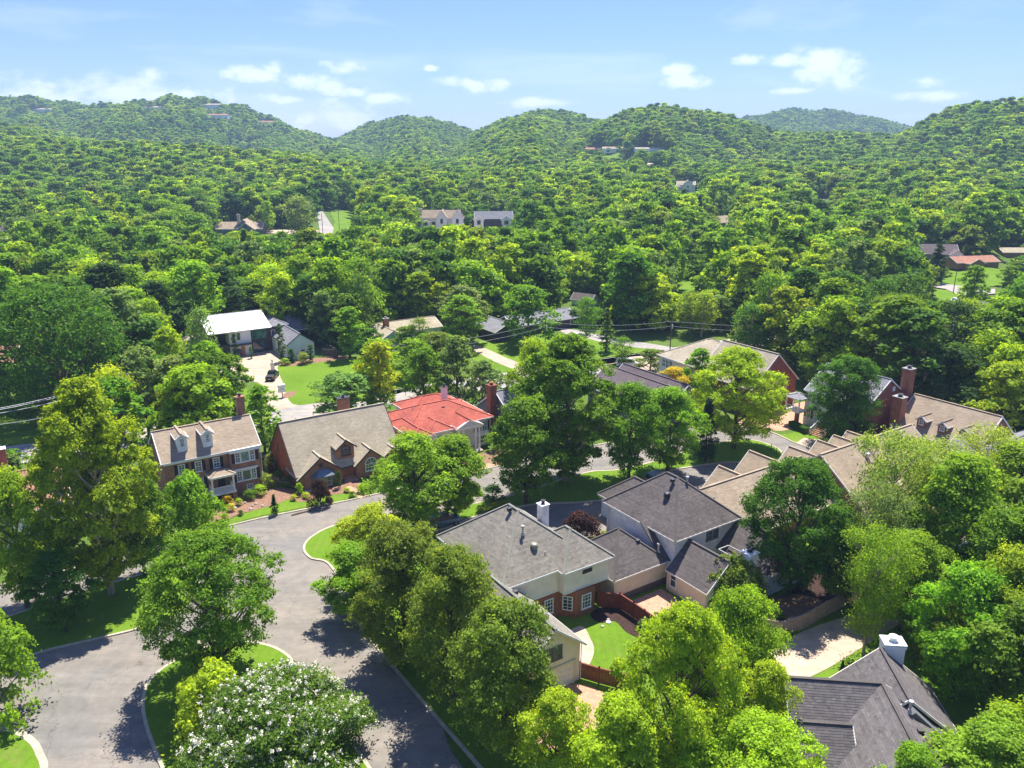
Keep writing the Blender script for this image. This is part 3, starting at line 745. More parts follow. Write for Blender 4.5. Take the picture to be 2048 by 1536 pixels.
H.chimney(28.6, 118.4, 6, 13.2, 1.1, .9, 'brick_brown', 'brick_brown', 'metal_dark')
# porch: hipped roof on columns, deck, railing, brick piers, dark lattice below
H.roof(hip(21.6, 24.9, 110.9, 113.0, 4.2, .42, .2), 'roof_brown', name='porch_roof', t=.1)
H.box('porch_beam', 'trim', 21.6, 24.9, 110.9, 113.2, 3.8, 4.2)
H.box('porch_deck', 'trim', 21.5, 25.0, 110.8, 113.2, 1.25, 1.5)
for xx in (21.75, 24.75):
    m = H.mb(); m.box(xx-.11, xx+.11, 110.95, 111.17, 1.5, 3.8); m.box(xx-.16, xx+.16, 110.9, 111.22, 3.6, 3.8); m.box(xx-.16, xx+.16, 110.9, 111.22, 1.5, 1.65); H.put(m, 'column', 'trim')
    H.box('pier', 'brick_brown', xx-.28, xx+.28, 110.9, 111.4, 0, 1.25)
rl = H.mb(); rl.box(21.86, 24.64, 111.0, 111.1, 2.35, 2.43); rl.box(21.86, 24.64, 111.02, 111.08, 1.6, 1.66); H.put(rl, 'railing', 'trim')
for i in range(16):
    H.box('baluster', 'trim', 21.95+i*.175, 21.99+i*.175, 111.03, 111.07, 1.66, 2.35)
for xr in (24.7, 21.7):
    rl = H.mb(); rl.box(xr, xr+.08, 111.2, 113.2, 2.35, 2.43)
    for i in range(10): rl.box(xr+.02, xr+.06, 111.3+i*.19, 111.34+i*.19, 1.5, 2.36)
    H.put(rl, 'railing', 'trim')
H.box('lattice', 'metal_dark', 22.1, 24.4, 111.2, 111.3, 0, 1.2)
m = H.mb(); m.box(23.0, 24.0, 113.12, 113.2, 1.5, 3.6); H.put(m, 'door', 'car_black')
dp = H.mb(); dp.tube([(29.42, 112.55, 7.0), (29.42, 112.6, .1)], [.05, .05], 6); H.put(dp, 'downspout', 'trim')

# ------------------------------------------------------------------ 2 brick house with steep tan roof
H = House('brick_house', 'low brick house with a steep tan roof, small gabled dormer and copper bay window', 'house', (33, 108))
H.walls('brick_orange', 33.4, 50.5, 108.9, 121.5, 0, 2.6, 'x', 1.02)
H.roof(gab(33.4, 50.5, 108.9, 121.5, 2.6, 1.02, 'x', .35, .3), 'roof_tan', trim='metal_dark')
# left cross gable
def crossg(H, x0, x1, yf, yb, zw, p, wall, rf, trim='metal_dark', oh=.4):
    H.walls(wall, x0, x1, yf, yb, 0, zw, 'y', p); H.roof(gab(x0, x1, yf, yb, zw+.02, p, 'y', oh, .35), rf, trim=trim, name='gable_roof')
crossg(H, 33.5, 40.4, 108.3, 113.5, 2.2, .78, 'brick_brown', 'roof_tan')
crossg(H, 42.5, 47.3, 107.9, 113.5, 2.6, .85, 'brick_brown', 'roof_tan')
crossg(H, 47.4, 50.6, 108.6, 113, 2.5, .8, 'brick_brown', 'roof_tan')
H.walls('brick_brown', 40.2, 42.9, 109.5, 114.5, 0, 5.3, 'y', .8, 'dormer_wall'); H.roof(gab(40.2, 42.9, 109.5, 115.6, 5.32, .8, 'y', .35, .4), 'roof_tan', trim='metal_dark', name='dormer_roof')
H.window(41.55, 109.5, 3.75, 'S', 1.5, .85, 4, 2, arch=True, frame='metal_dark', pane='glass')
H.window(44.9, 107.9, 1.0, 'S', 1.9, 1.2, 4, 2, arch=True, frame='trim')
# bay with metal roof
bay = H.mb(); pts = [(35.4, 108.3), (36.1, 107.4), (38.4, 107.4), (39.1, 108.3)]
bay.add([(x, y, .2) for x, y in pts]+[(x, y, 2.0) for x, y in pts], [(0, 1, 5, 4), (1, 2, 6, 5), (2, 3, 7, 6), (3, 2, 1, 0), (4, 5, 6, 7)]); H.put(bay, 'bay_wall', 'siding_grey')
H.window(37.25, 107.4, .45, 'S', 1.9, 1.4, 3, 4, frame='kerb', pane='glass_green')
br = H.mb(); ev = [(35.1, 108.3, 2.0), (35.95, 107.15, 2.0), (38.55, 107.15, 2.0), (39.4, 108.3, 2.0)]; tp = [(36.3, 108.28, 2.85), (36.6, 108.2, 2.9), (37.9, 108.2, 2.9), (38.2, 108.28, 2.85)]
br.add(ev+tp, [(0, 1, 5, 4), (1, 2, 6, 5), (2, 3, 7, 6), (3, 2, 1, 0)]); o = H.put(br, 'bay_roof', 'copper')
for i in range(9):
    a = 36.1+i*.28; m = H.mb(); m.bar((a, 107.17, 2.02), (36.7+(a-36.1)*.55, 108.2, 2.92), .035, .05); H.put(m, 'seam', 'copper', o)
vt = H.mb(); vt.tube([(37.0, 108.27, 3.5), (37.0, 108.1, 3.5)], [.32, .32], 14); H.put(vt, 'round_vent', 'metal_dark')
H.window(33.4, 117.2, 3.6, 'W', .95, 1.5, 2, 2, frame='siding_grey'); H.window(33.4, 112.0, .9, 'W', .95, 1.3, 2, 2, frame='siding_grey')
m = H.mb(); m.box(41.0, 42.1, 109.38, 109.5, .5, 2.6); H.put(m, 'door', 'car_black')
m = H.mb()
for i in range(4): m.box(40.7-.1*i, 42.4+.1*i, 108.0+.35*(3-i)-.4, 109.4, 0, .12+.12*i if False else .5-.12*i)
H.put(m, 'steps', 'patio')
H.roof(gab(38.3, 42.0, 121, 128, 3.0, .9, 'y', .3, .3), 'roof_tan', name='rear_roof', trim='metal_dark'); H.walls('brick_orange', 38.3, 42.0, 121, 128, 0, 3.0, 'y', .9)
H.chimney(44.7, 117.5, 6, 10.4, 1.9, .9, 'brick_orange', 'metal_dark', 'metal_dark', False); H.vent(39.5, 117.5, 8.3)

# ------------------------------------------------------------------ 3 red-roofed house
H = House('portico_house', 'white house with a bright red hipped roof and a columned front portico', 'house', (60, 114))
H.walls('siding_white', 52.3, 68.0, 109.6, 120.5, 0, 5.0); RP = .42
H.roof(hip(52.3, 68.0, 109.6, 120.5, 5.05, RP), 'roof_red')
H.walls('siding_white', 52.4, 55.2, 107.5, 112, 0, 5.0); H.roof(hip(52.4, 55.2, 107.3, 116, 5.07, RP*1.2), 'roof_red', name='wing_roof')
H.walls('siding_white', 55.3, 59.3, 108.0, 112, 0, 5.0); H.roof(hip(55.4, 59.4, 107.9, 117, 5.09, RP*1.15), 'roof_red', name='wing_roof')
H.walls('siding_white', 57.5, 67.5, 120, 125, 0, 4.9); H.roof(hip(57.5, 67.5, 118, 125.2, 5.0, RP), 'roof_red', name='rear_roof')
H.roof(gab(60.3, 64.8, 107.3, 114, 5.05, .5, 'y', .3, .2), 'roof_red', name='portico_roof')
m = H.mb(); m.add([(60.2, 107.2, 5.05), (64.9, 107.2, 5.05), (62.55, 107.2, 6.15), (60.2, 107.5, 5.05), (64.9, 107.5, 5.05), (62.55, 107.5, 6.15)], [(0, 1, 2), (5, 4, 3), (0, 2, 5, 3), (2, 1, 4, 5)]); H.put(m, 'pediment', 'siding_blue')
H.box('entablature', 'trim', 60.2, 64.9, 107.2, 109.6, 4.55, 5.02)
for xx in (60.55, 61.3, 63.8, 64.55):
    m = H.mb(); m.cyl(xx, 107.5, .4, 4.4, .2, 14, .17); m.box(xx-.27, xx+.27, 107.23, 107.77, .2, .42); m.box(xx-.25, xx+.25, 107.25, 107.75, 4.38, 4.56); H.put(m, 'column', 'trim')
H.box('porch_floor', 'concrete', 60.1, 65, 107.0, 109.6, 0, .3)
H.box('door', 'shutter', 62.0, 63.1, 109.5, 109.6, .3, 2.7)
for dx in (-.55, .55): H.window(66.3+dx, 109.6, 2.6, 'S', 1.05, 1.9, 2, 4, shut=3 if dx < 0 else 2)
H.window(66.3, 109.6, .4, 'S', 2.0, 1.5, 4, 2); H.window(53.8, 107.5, 2.6, 'S', 1.1, 1.7, 2, 4); H.window(57.3, 108.0, 2.6, 'S', 1.1, 1.7, 2, 4)
H.window(52.3, 114, 2.6, 'W', 1, 1.6, 2, 2); H.window(52.3, 118, 2.6, 'W', 1, 1.6, 2, 2)
H.chimney(64.5, 119.5, 5.5, 8.4, .95, .75, 'siding_white', 'metal_dark', 'metal_dark', False)
for a in ((55.6, 112.5, 6.2), (56.2, 115.5, 6.9), (64.2, 112.6, 6.3), (66.0, 116, 6.6), (66.8, 119, 5.8)): H.vent(*a)
H.vent(61.0, 113.6, 6.8, 'box'); H.vent(61.5, 123.2, 5.9, 'box')

# ------------------------------------------------------------------ 4 near grey-roofed house
H = House('near_house', 'near house with a weathered grey hipped roof, tall white chimney and red brick lower storey', 'house', (45, 66))
GR = 'roof_grey'; GT = 'roof_grey_tabs'; PG = .8
H.walls('brick_red', 39.4, 50.4, 60.6, 73.9, 0, 3.35); H.walls('siding_pearl', 39.0, 50.3, 60.5, 74.1, 3.35, 6.15, name='upper_wall')
H.roof(hip(39.0, 50.3, 60.55, 73.8, 6.2, PG), GR, GT)
H.walls('siding_pearl', 46.1, 52.3, 59.5, 66.4, 3.35, 6.15, name='upper_wall')
H.roof(hip(46.1, 52.3, 59.5, 66.6, 6.23, PG), GR, GT, name='wing_roof')
H.walls('brick_red', 50.4, 51.6, 60.7, 66, 0, 3.35)
# red brick bay under the overhang
m = H.mb(); pts = [(46.4, 60.62), (47.6, 59.2), (50.2, 59.2), (50.4, 60.62)]
m.add([(x, y, 0) for x, y in pts]+[(x, y, 3.34) for x, y in pts], [(0, 1, 5, 4), (1, 2, 6, 5), (2, 3, 7, 6), (7, 4, 5, 6)]); H.put(m, 'bay_wall', 'brick_red')
H.window(49.0, 59.2, .95, 'S', 1.3, 1.75, 3, 4); H.window(44.9, 60.6, .9, 'S', 1.2, 1.8, 3, 4)
# angled bay window
bw = House.window
m = H.mb(); dxy = Vector((47.6-46.4, 59.2-60.62)).normalized(); nx = Vector((dxy.y, -dxy.x)); c = Vector((46.98, 59.93)); c2 = c+nx*0
def ang_window(H, c, r, n, z, w, h, cols, rows, fw=.1):
    m = H.mb()
    def bx(a, b, z0, z1, d=.09): m.obox((c[0]+r[0]*(a+b)/2, c[1]+r[1]*(a+b)/2), r, n, b-a, d, z0, z1)
    bx(-w/2, -w/2+fw, z, z+h); bx(w/2-fw, w/2, z, z+h); bx(-w/2+fw, w/2-fw, z, z+fw); bx(-w/2+fw, w/2-fw, z+h-fw, z+h)
    for i in range(1, cols): a = -w/2+w*i/cols; bx(a-.025, a+.025, z+fw, z+h-fw, .06)
    for i in range(1, rows): a = z+h*i/rows; bx(-w/2+fw, w/2-fw, a-.022, a+.022, .07)
    o = H.put(m, 'window', 'trim'); p = H.mb(); p.obox(c, r, n, w-2*fw, .03, z+fw, z+h-fw); H.put(p, 'pane', 'glass', o)
ang_window(H, c2, dxy, nx, .95, 1.15, 1.75, 2, 4)
H.box('louvre', 'shutter', 48.6, 49.9, 59.42, 59.5, 5.1, 5.55)
H.chimney(50.0, 68.9, 3, 9.35, 1.0, 1.0, 'brick_white', 'trim', 'shutter', False)
H.vent(43.7, 63.9, 9.5, 'flue'); H.vent(44.3, 62.6, 8.3, 'turtle'); H.vent(45.2, 61.8, 7.3, 'pipe'); H.vent(44.0, 67.0, 11.1, 'box')
for (x, y, za, zb) in ((39.1, 60.42, 3.4, 6.1), (52.35, 59.42, 3.4, 6.1), (45.9, 60.38, 3.4, 6.1)):
    m = H.mb(); m.tube([(x, y, zb), (x, y, za)], [.045, .045], 6); H.put(m, 'downspout', 'trim')
m = H.mb(); m.box(46.05, 52.35, 59.44, 59.5, 3.35, 3.55); m.box(39.0, 46.1, 60.44, 60.5, 3.35, 3.55); H.put(m, 'belt_board', 'trim')
m = H.mb(); m.tube([(41.55, 50.72, 4.2), (41.55, 50.72, .15)], [.045, .045], 6); H.put(m, 'downspout', 'trim')
# rear garage wing
H.walls('siding_pearl', 35.1, 41.46, 50.8, 61.2, 0, 4.55, 'y', PG, 'garage_wall')
H.roof(gab(35.1, 41.46, 50.8, 62.2, 4.58, PG, 'y', .45, .4), GR, GT, name='garage_roof')
gd = H.mb(); gd.box(36.0, 40.6, 50.72, 50.8, .1, 2.5)
for i in range(1, 4): gd.box(36.0, 40.6, 50.69, 50.72, .1+i*.6, .12+i*.6)
H.put(gd, 'garage_door', 'trim')
m = H.mb(); m.box(35.8, 40.9, 50.66, 50.8, 2.5, 2.75); m.box(40.6, 40.85, 50.66, 50.8, .1, 2.5); m.box(35.75, 36.0, 50.66, 50.8, .1, 2.5); H.put(m, 'garage_frame', 'siding_cream')
for dx in (-.52, .52): H.window(38.3+dx, 50.8, 3.55, 'S', .95, 1.45, 3, 4, frame='siding_grey')
m = H.mb(); m.cyl(43.3, 62-.2, 3.2, 6.3, .07, 8); m.cyl(43.3, 61.8, 6.3, 6.42, .16, 10); H.put(m, 'vent_pole', 'metal')
for i in range(4): H.vent(39.2+.0, 58.6-i*1.75, 6.55, 'box')

# ------------------------------------------------------------------ 5 near dark-roofed white house
H = House('white_house', 'white painted brick house with a large dark hipped roof and low wings round a patio', 'house', (66, 64))
DR = 'roof_dark'; DT = 'roof_dark_tabs'; PD = .84
H.walls('brick_white', 61.1, 71.3, 58.1, 70.2, 0, 6.25); H.roof(hip(61.05, 71.3, 58.05, 70.2, 6.3, PD), DR, DT, trim='gutter')
for dx in (-.55, .55): H.window(67.3+dx, 58.1, 4.5, 'S', .95, 1.35, 2, 4, frame='siding_grey')
H.vent(65.3, 63.2, 10.8, 'box'); H.vent(63.9, 62.6, 9.3, 'turtle', 'metal_dark'); H.vent(67.0, 62.4, 10.2, 'flue'); H.vent(69.9, 60.5, 7.9, 'pipe'); H.vent(71, 58.6, 6.7, 'box')
for (x, y, za, zb) in ((61.02, 58.02, 3.5, 6.2), (61.02, 69.8, .15, 6.2), (52.85, 59.02, .15, 3.2), (60.02, 52.0, .15, 3.1), (60.05, 68.0, .15, 6.2)):
    m = H.mb(); m.tube([(x, y, zb), (x, y, za)], [.045, .045], 6); H.put(m, 'downspout', 'gutter')
# garage wing (hip) to the left
H.walls('siding_cream', 52.9, 61.0, 59.1, 66.8, 0, 3.25); H.roof(hip(52.9, 60.5, 59.1, 66.8, 3.3, PD), DR, DT, trim='gutter', name='wing_roof')
H.roof([[(60.0, 58.65, 3.31), (61.05, 58.65, 3.31), (61.05, 62.9, 6.85), (60.0, 62.9, 6.85)]], DR, DT, trim=None, name='link_roof', caps=False)
H.vent(58.2, 61.3, 5.5, 'box'); H.vent(60.2, 59.8, 4.3, 'flue')
# living wing (gable) to the near right
H.walls('siding_cream', 60.1, 66.2, 51.9, 58.1, 0, 3.15, 'y', PD); H.roof(gab(60.1, 66.2, 51.9, 57.7, 3.18, PD, 'y', .4, .3), DR, DT, trim='gutter', name='wing_roof')
H.window(60.1, 57.0, .9, 'W', 1.0, 1.9, 1, 2)
H.chimney(65.4, 50.9, 0, 6.6, 1.5, 1.3, 'brick_white', 'trim', 'shutter', False)
# rear right wing
H.walls('siding_blue', 68.5, 74.8, 50.5, 60.0, 0, 3.0); H.roof(hip(68.5, 74.8, 50.5, 62.5, 3.05, PD), DR, DT, trim='gutter', name='wing_roof')
m = H.mb(); z0 = 4.55; m.bar((66.9, 54.3, 3.9), (66.9, 56.6, 3.9), .1, .12); m.bar((66.9, 56.6, 3.9), (68.6, 56.6, 3.9), .1, .12); m.bar((68.6, 56.6, 3.9), (68.6, 54.3, 3.9), .1, .12); m.bar((68.6, 54.3, 3.9), (66.9, 54.3, 3.9), .1, .12); H.put(m, 'skylight_frame', 'metal')
# front porch wing towards the drive
H.walls('siding_blue', 66.3, 72.5, 70.2, 77.4, 0, 3.2); H.roof(hip(66.3, 72.5, 69, 77.4, 3.25, PD), DR, DT, trim='gutter', name='wing_roof')
m = H.mb(); m.box(52.95, 61.0, 59.0, 59.1, .1, .9); H.put(m, 'wood_skirt', 'fence_grey')
# christmas-light style gutter clips seen along the eave: small pale brackets
g = H.mb()
for i in range(13): g.box(61.3+i*.82, 61.4+i*.82, 57.5, 57.6, 6.1, 6.33)
for i in range(14): g.box(60.52, 60.6, 58.3+i*.9, 58.4+i*.9, 6.1, 6.33)
for i in range(9): g.box(53.2+i*.82, 53.3+i*.82, 58.55, 58.63, 3.15, 3.36)
tag(H.put(g, 'gutter_bracket', 'trim'), kind='stuff')

# ------------------------------------------------------------------ 6 brown-roofed terrace
def terrace(label, x0, x1, yr, zr, p, ys, yn, wall, domers, gw=False):
    H = House('terrace_house', label, 'house', ((x0+x1)/2, yr), group='brown roofed terrace houses')
    zs = zr-(yr-ys)*p; zn = zr-(yn-yr)*p
    m = H.mb(); pr = [(ys+.4, 0), (yn-.4, 0), (yn-.4, zn+.2), (yr, zr-.2), (ys+.4, zs+.2)]
    m.add([(x0+.3, y, z) for y, z in pr]+[(x1-.3, y, z) for y, z in pr], [(4, 3, 2, 1, 0), (5, 6, 7, 8, 9), (0, 1, 6, 5), (1, 2, 7, 6), (2, 3, 8, 7), (3, 4, 9, 8), (4, 0, 5, 9)]); H.put(m, 'wall', wall)
    H.roof([[(x0, ys, zs), (x1, ys, zs), (x1, yr, zr), (x0, yr, zr)], [(x1, yn, zn), (x0, yn, zn), (x0, yr, zr), (x1, yr, zr)]], 'roof_townhouse', trim='gutter')
    for (xc, y1, hw, z) in domers:
        H.walls(wall, xc-hw+.3, xc+hw-.3, yr+.5, y1-.3, 0, z-hw*.9-.1, 'y', .9); 
        H.roof([[(xc-hw, y1, z-hw*.9), (xc-hw, yr+.3, z-hw*.9), (xc, yr+.3, z), (xc, y1, z)], [(xc+hw, yr+.3, z-hw*.9), (xc+hw, y1, z-hw*.9), (xc, y1, z), (xc, yr+.3, z)]], 'roof_townhouse', trim='gutter', name='gable_roof')
    return H
H = terrace('brown roofed terrace house directly behind the dark hipped roof, two gables towards the drive', 72.5, 93.2, 65.3, 7.0, .68, 58.6, 71.3, 'brick_orange', [(84.0, 72.4, 3.1, 5.2), (92.0, 73.6, 3.4, 5.4)])
H.vent(80.6, 67.0, 6.0, 'pipe'); H.window(72.8, 63, 2, 'W', 1, 1.4, 2, 2)
H = terrace('taller brown roofed terrace house with a brick gable facing left and four small front gables', 93.4, 116, 62.4, 8.2, .75, 53.5, 68.2, 'brick_red', [(98.8, 71.6, 2.8, 5.3), (105.0, 71.0, 1.9, 5.2), (108.8, 70.8, 1.7, 5.3), (112.3, 70.8, 1.7, 5.3)])
H.vent(101.5, 60.2, 6.9, 'turtle', 'metal')
H = terrace('brown roofed terrace house mostly hidden by the pale green trees on the right', 96, 112, 52.5, 6.2, .6, 44, 56.5, 'siding_white', [])

# ------------------------------------------------------------------ 7 corner house bottom right
KA = R(-6)
H = House('corner_house', 'corner house at the bottom right with a violet grey shingle roof and square white chimney', 'house', (0, 0), G=False, ang=KA)
VT = 'roof_violet_tabs'; VR = 'roof_dark'
H.walls('siding_grey', 19.6, 30.4, 44, 58.5, .1, 3.3, 'y', .62)
def kroof(pl, n): H.roof(pl, VR, VT, trim='gutter', name=n, ex=.22, wd=.36)
kroof([[(19.2, 59.0, 3.1), (19.2, 40, 3.1), (25.0, 40, 6.8), (25.0, 59.0, 6.8)], [(31.2, 40, 3.1), (31.2, 59.0, 3.1), (25.0, 59.0, 6.8), (25.0, 40, 6.8)]], 'roof')
H.walls('siding_grey', 17.2, 24, 54.8, 63.2, .1, 3.2, 'x', .8); kroof([[(17.0, 54.4, 3.15), (25, 54.4, 3.15), (25, 58.98, 6.78), (17.0, 58.98, 6.78)], [(25, 63.7, 3.15), (17.0, 63.7, 3.15), (17.0, 58.98, 6.78), (25, 58.98, 6.78)]], 'wing_roof')
H.walls('siding_grey', 22.9, 30.4, 56, 63.8, .1, 3.1, 'y', .9); kroof([[(22.3, 64.0, 3.15), (22.3, 57, 3.15), (26.5, 57, 6.86), (26.5, 64.0, 6.86)], [(31.2, 57, 3.12), (31.2, 64.0, 3.12), (26.5, 64.0, 6.86), (26.5, 57, 6.86)]], 'rear_roof')
H.walls('siding_grey', 17.1, 21, 52.6, 57.3, .1, 3.4, 'x', .75, 'gable_wall'); kroof([[(16.7, 52.0, 3.2), (21.6, 52.0, 3.2), (21.6, 55.1, 5.55), (16.7, 55.1, 5.55)], [(21.6, 58.2, 3.2), (16.7, 58.2, 3.2), (16.7, 55.1, 5.55), (21.6, 55.1, 5.55)]], 'gable_roof')
H.chimney(27.6, 64.3, 2.0, 7.35, 1.75, 1.35, 'siding_white', 'trim', 'trim', True)
for i, a in enumerate(((26.3, 56.3, 6.3, 'flue'), (26.4, 54.2, 6.15, 'box'), (26.4, 51.8, 6.15, 'box'), (26.2, 57.2, 6.4, 'box'))): H.vent(*a)

# ------------------------------------------------------------------ 8 white metal-roofed modern house
H = House('modern_house', 'modern white house with a glaring white metal roof and dark glazed stairwell', 'house', (50, 195))
H.walls('siding_white', 46.0, 51.2, 194.3, 203, 0, 6.2); H.walls('brick_dark', 51.2, 58.5, 195.2, 204, 0, 6.4)
H.roof([[(41.0, 193.6, 6.4), (56.2, 193.6, 6.4), (56.2, 201.4, 9.4), (41.0, 201.4, 9.4)], [(56.2, 207, 7.0), (41.0, 207, 7.0), (41.0, 201.4, 9.4), (56.2, 201.4, 9.4)]], 'roof_metal', trim='roof_metal')
sm = H.mb()
for i in range(34): sm.bar((41.2+i*.45, 193.6, 6.43), (41.2+i*.45, 201.4, 9.43), .03, .06)
tag(H.put(sm, 'standing_seams', 'roof_metal'), kind='stuff')
H.box('carport_deck', 'metal_dark', 40.8, 46.0, 194.0, 203, 2.7, 3.0); H.walls('brick_dark', 41.2, 46, 198.5, 203, 3.0, 6.3); 
for xx in (41.1, 45.6): H.box('post', 'metal_dark', xx, xx+.2, 194.1, 194.3, 0, 2.7)
H.box('rear_wall', 'stucco_cream', 41.2, 46, 201, 203, 0, 2.7)
H.box('canopy', 'metal_dark', 46.0, 51.3, 193.0, 194.3, 2.75, 2.95); H.box('door', 'wood_orange', 48.6, 49.5, 194.2, 194.3, 0, 2.3)
H.window(48.2, 194.3, 4.0, 'S', .75, 1.7, 1, 1, frame='metal_dark', sill=False)
for (a, b) in ((51.6, 55.4),):
    for z0, h, pn in ((3.4, 2.7, 'glass_green'), (.2, 2.7, 'glass')):
        H.window((a+b)/2, 195.2, z0, 'S', b-a, h, 5, 1, pane=pn, frame='metal_dark', sill=False)
H.window(57.0, 195.2, 3.6, 'S', 1.0, 1.7, 1, 1, frame='trim'); H.window(57.2, 195.2, .5, 'S', 1.0, 1.9, 1, 1, frame='trim')
H.roof(hip(55.9, 60.5, 195, 205, 6.4, .45), 'roof_slate', name='side_roof'); H.roof(gab(47, 53, 203, 209, 6.6, .55, 'y', .3, .3), 'roof_slate', name='rear_roof')
H.walls('brick_dark', 58.5, 69, 197, 206, 0, 4.2); H.roof(hip(58.5, 68.6, 196.5, 206, 4.3, .6), 'roof_slate', name='side_roof')
H.walls('siding_grey', 35.5, 41.2, 199, 207, 0, 3.6, 'y', .55); H.roof(gab(35.5, 41.2, 199, 207, 3.6, .55, 'y', .4, .4), 'roof_tan', name='side_roof')
H.walls('siding_mint', 56.6, 63.2, 183.2, 196.5, 0, 3.85, 'y', .72, 'gable_wall'); H.roof(gab(56.6, 63.2, 183.2, 198.5, 3.9, .72, 'y', .12, .06), 'roof_slate', trim='metal_dark', name='gable_roof')
H.window(60.3, 183.2, .6, 'S', .85, 1.6, 1, 1, frame='metal_dark', sill=False)
for yy in (187, 190): H.window(56.6, yy, .6, 'W', .9, 1.7, 1, 1, frame='metal_dark', sill=False)

# ------------------------------------------------------------------ other houses of the estate
def simple(name, label, org, parts, G=True, ang=None, z=0, cat='house', group=None):
    H = House(name, label, cat, org, G=G, ang=ang, z=z, group=group)
    for kind, wall, rf, x0, x1, y0, y1, ze, p in parts:
        if kind == 'hip': H.walls(wall, x0, x1, y0, y1, 0, ze-.05); H.roof(hip(x0, x1, y0, y1, ze, p), rf)
        else:
            ax = kind[-1]; H.walls(wall, x0, x1, y0, y1, 0, ze, ax, p); H.roof(gab(x0, x1, y0, y1, ze+.03, p, ax), rf)
    return H
H = simple('rust_roof_house', 'left edge house with a rusty brown roof and brick chimney behind tall trees', (-4, 118),
  [('gable_x', 'siding_white', 'roof_rust', -14, 3.6, 112.5, 124, 5.6, .42), ('gable_y', 'siding_white', 'roof_rust', -6.5, -1.0, 110.5, 117, 5.3, .45), ('gable_y', 'siding_grey', 'roof_rust', 0.2, 3.9, 111.2, 117, 5.0, .45)])
H.chimney(-3.0, 122.5, 5, 10.2, 1.6, 1.1, 'brick_red', 'trim', 'metal', False); H.window(2.2, 111.2, 2.2, 'S', 1.4, 1.7, 2, 2, frame='stucco_cream'); H.window(-3.7, 110.5, 2.2, 'S', 1.4, 1.7, 2, 2)
H = simple('grey_roof_house', 'house with a plain grey roof and tall brick chimney just right of the red roof', (77, 113),
  [('gable_x', 'siding_grey', 'roof_slate', 71.5, 84, 106.5, 119.5, 3.8, .66)])
H.chimney(70.6, 113.2, 0, 9.3, 1.3, 1.3, 'brick_red', 'brick_red', 'brick_red')
H = simple('plum_roof_house', 'house with a dark plum grey roof and pale gable behind the tall street trees', (102, 108),
  [('gable_y', 'siding_grey', 'roof_plum', 96.5, 106.5, 99, 118, 3.8, .66), ('gable_y', 'siding_grey', 'roof_plum', 103.5, 110, 101, 119, 3.8, .8), ('gable_x', 'siding_grey', 'roof_plum', 95, 101, 103, 108, 3.8, .75)])
# A: tan hip-roofed three-storey
A0 = Gw(116.2, 119.6)
H = simple('tan_house', 'tall tan house with a hipped brown roof and banks of blue windows', (A0.x, A0.y), [('hip', 'stucco_cream', 'roof_tan', 0.5, 15.5, -14, -.5, 6.9, .55)], G=False, ang=R(29.5))
for zz in (4.6, 1.9):
    for i in range(3): H.window(.5, -2.1-i*1.15, zz, 'W', 1.05, 1.75, 2, 2, pane='glass')
H.walls('brick_orange', .8, 15.3, -14.15, -13.9, 0, 6.8, name='side_wall'); H.window(.5, -7.5, 1.0, 'W', 1.5, 2.3, 2, 1)
m = H.mb(); m.box(-3.2, .5, -8.6, -4.5, .2, .9); H.put(m, 'deck', 'fence_grey')
m = H.mb()
for i in range(4): m.box(-3.2-.35*(i+1), -3.2-.35*i, -8.2, -6.0, 0, .8-.2*i)
H.put(m, 'deck_steps', 'wood_orange')
m = H.mb()
for i in range(14): m.box(-3.2, -3.14, -8.6+i*.3, -8.55+i*.3, .9, 1.7); 
m.box(-3.22, -3.12, -8.6, -4.5, 1.7, 1.78); H.put(m, 'deck_railing', 'metal_dark')
# B
H = simple('brick_gable_house', 'large brick house with a steep grey roof whose red end gable faces the stair house', (124, 99), [('gable_y', 'brick_red', 'roof_tan', 117.5, 130.5, 94.6, 108, 5.6, .88)])
for xx, zz in ((127.2, 2.6), (121.5, 2.6), (124.5, 5.2)): H.window(xx, 94.6, zz, 'S', 1.0, 1.6, 2, 2)
# C
H = simple('porch_house', 'red brick house with a slate grey roof, white side porch and brick entrance stairs', (127.5, 80), [('gable_y', 'brick_red', 'roof_slate', 122.2, 133.6, 73.8, 86.0, 6.9, .68)])
H.walls('siding_blue', 122.0, 122.2, 74.2, 86.0, 0, 6.85, name='front_wall')
for yy in (76, 79, 82, 85):
    H.window(122.0, yy, 4.6, 'W', .95, 1.6, 2, 2, shut=1); H.window(122.0, yy, 1.6, 'W', .95, 1.8, 2, 2, shut=1)
dormer(H, 83, 123.6, 127, 8.3, 1.3, 1.3, 'siding_white', 'roof_slate', 'W', .7, .9, .7, 2, 2)
H.window(131.4, 73.8, 3.6, 'S', .8, 1.4, 2, 3); H.box('louvre', 'trim', 129.2, 129.9, 73.7, 73.8, 8.3, 9.1)
H.chimney(132.2, 73.0, 0, 12.2, 1.7, 1.5, 'brick_red', 'metal', 'metal_dark'); H.chimney(128.2, 67.0, 0, 2.4, 2.2, 2.0, 'brick_red', 'wood_orange', 'trim', False, 'low_chimney')
H.box('porch_deck', 'trim', 119.6, 122.0, 85.4, 88.4, 2.6, 2.85); H.box('porch_beam', 'trim', 119.5, 122.0, 85.3, 88.5, 5.1, 5.4)
H.roof(hip(119.6, 122.6, 85.4, 88.4, 5.4, .3, .25), 'roof_slate', name='porch_roof', t=.08)
m = H.mb()
for a, b in ((119.7, 85.5), (119.7, 88.3), (121.8, 88.3), (121.9, 85.5)): m.box(a-.1, a+.1, b-.1, b+.1, 2.85, 5.1)
for i in range(12): m.box(119.68, 119.72, 85.7+i*.22, 85.74+i*.22, 2.85, 3.75)
m.box(119.65, 119.75, 85.5, 88.3, 3.75, 3.83); H.put(m, 'porch_railing', 'trim')
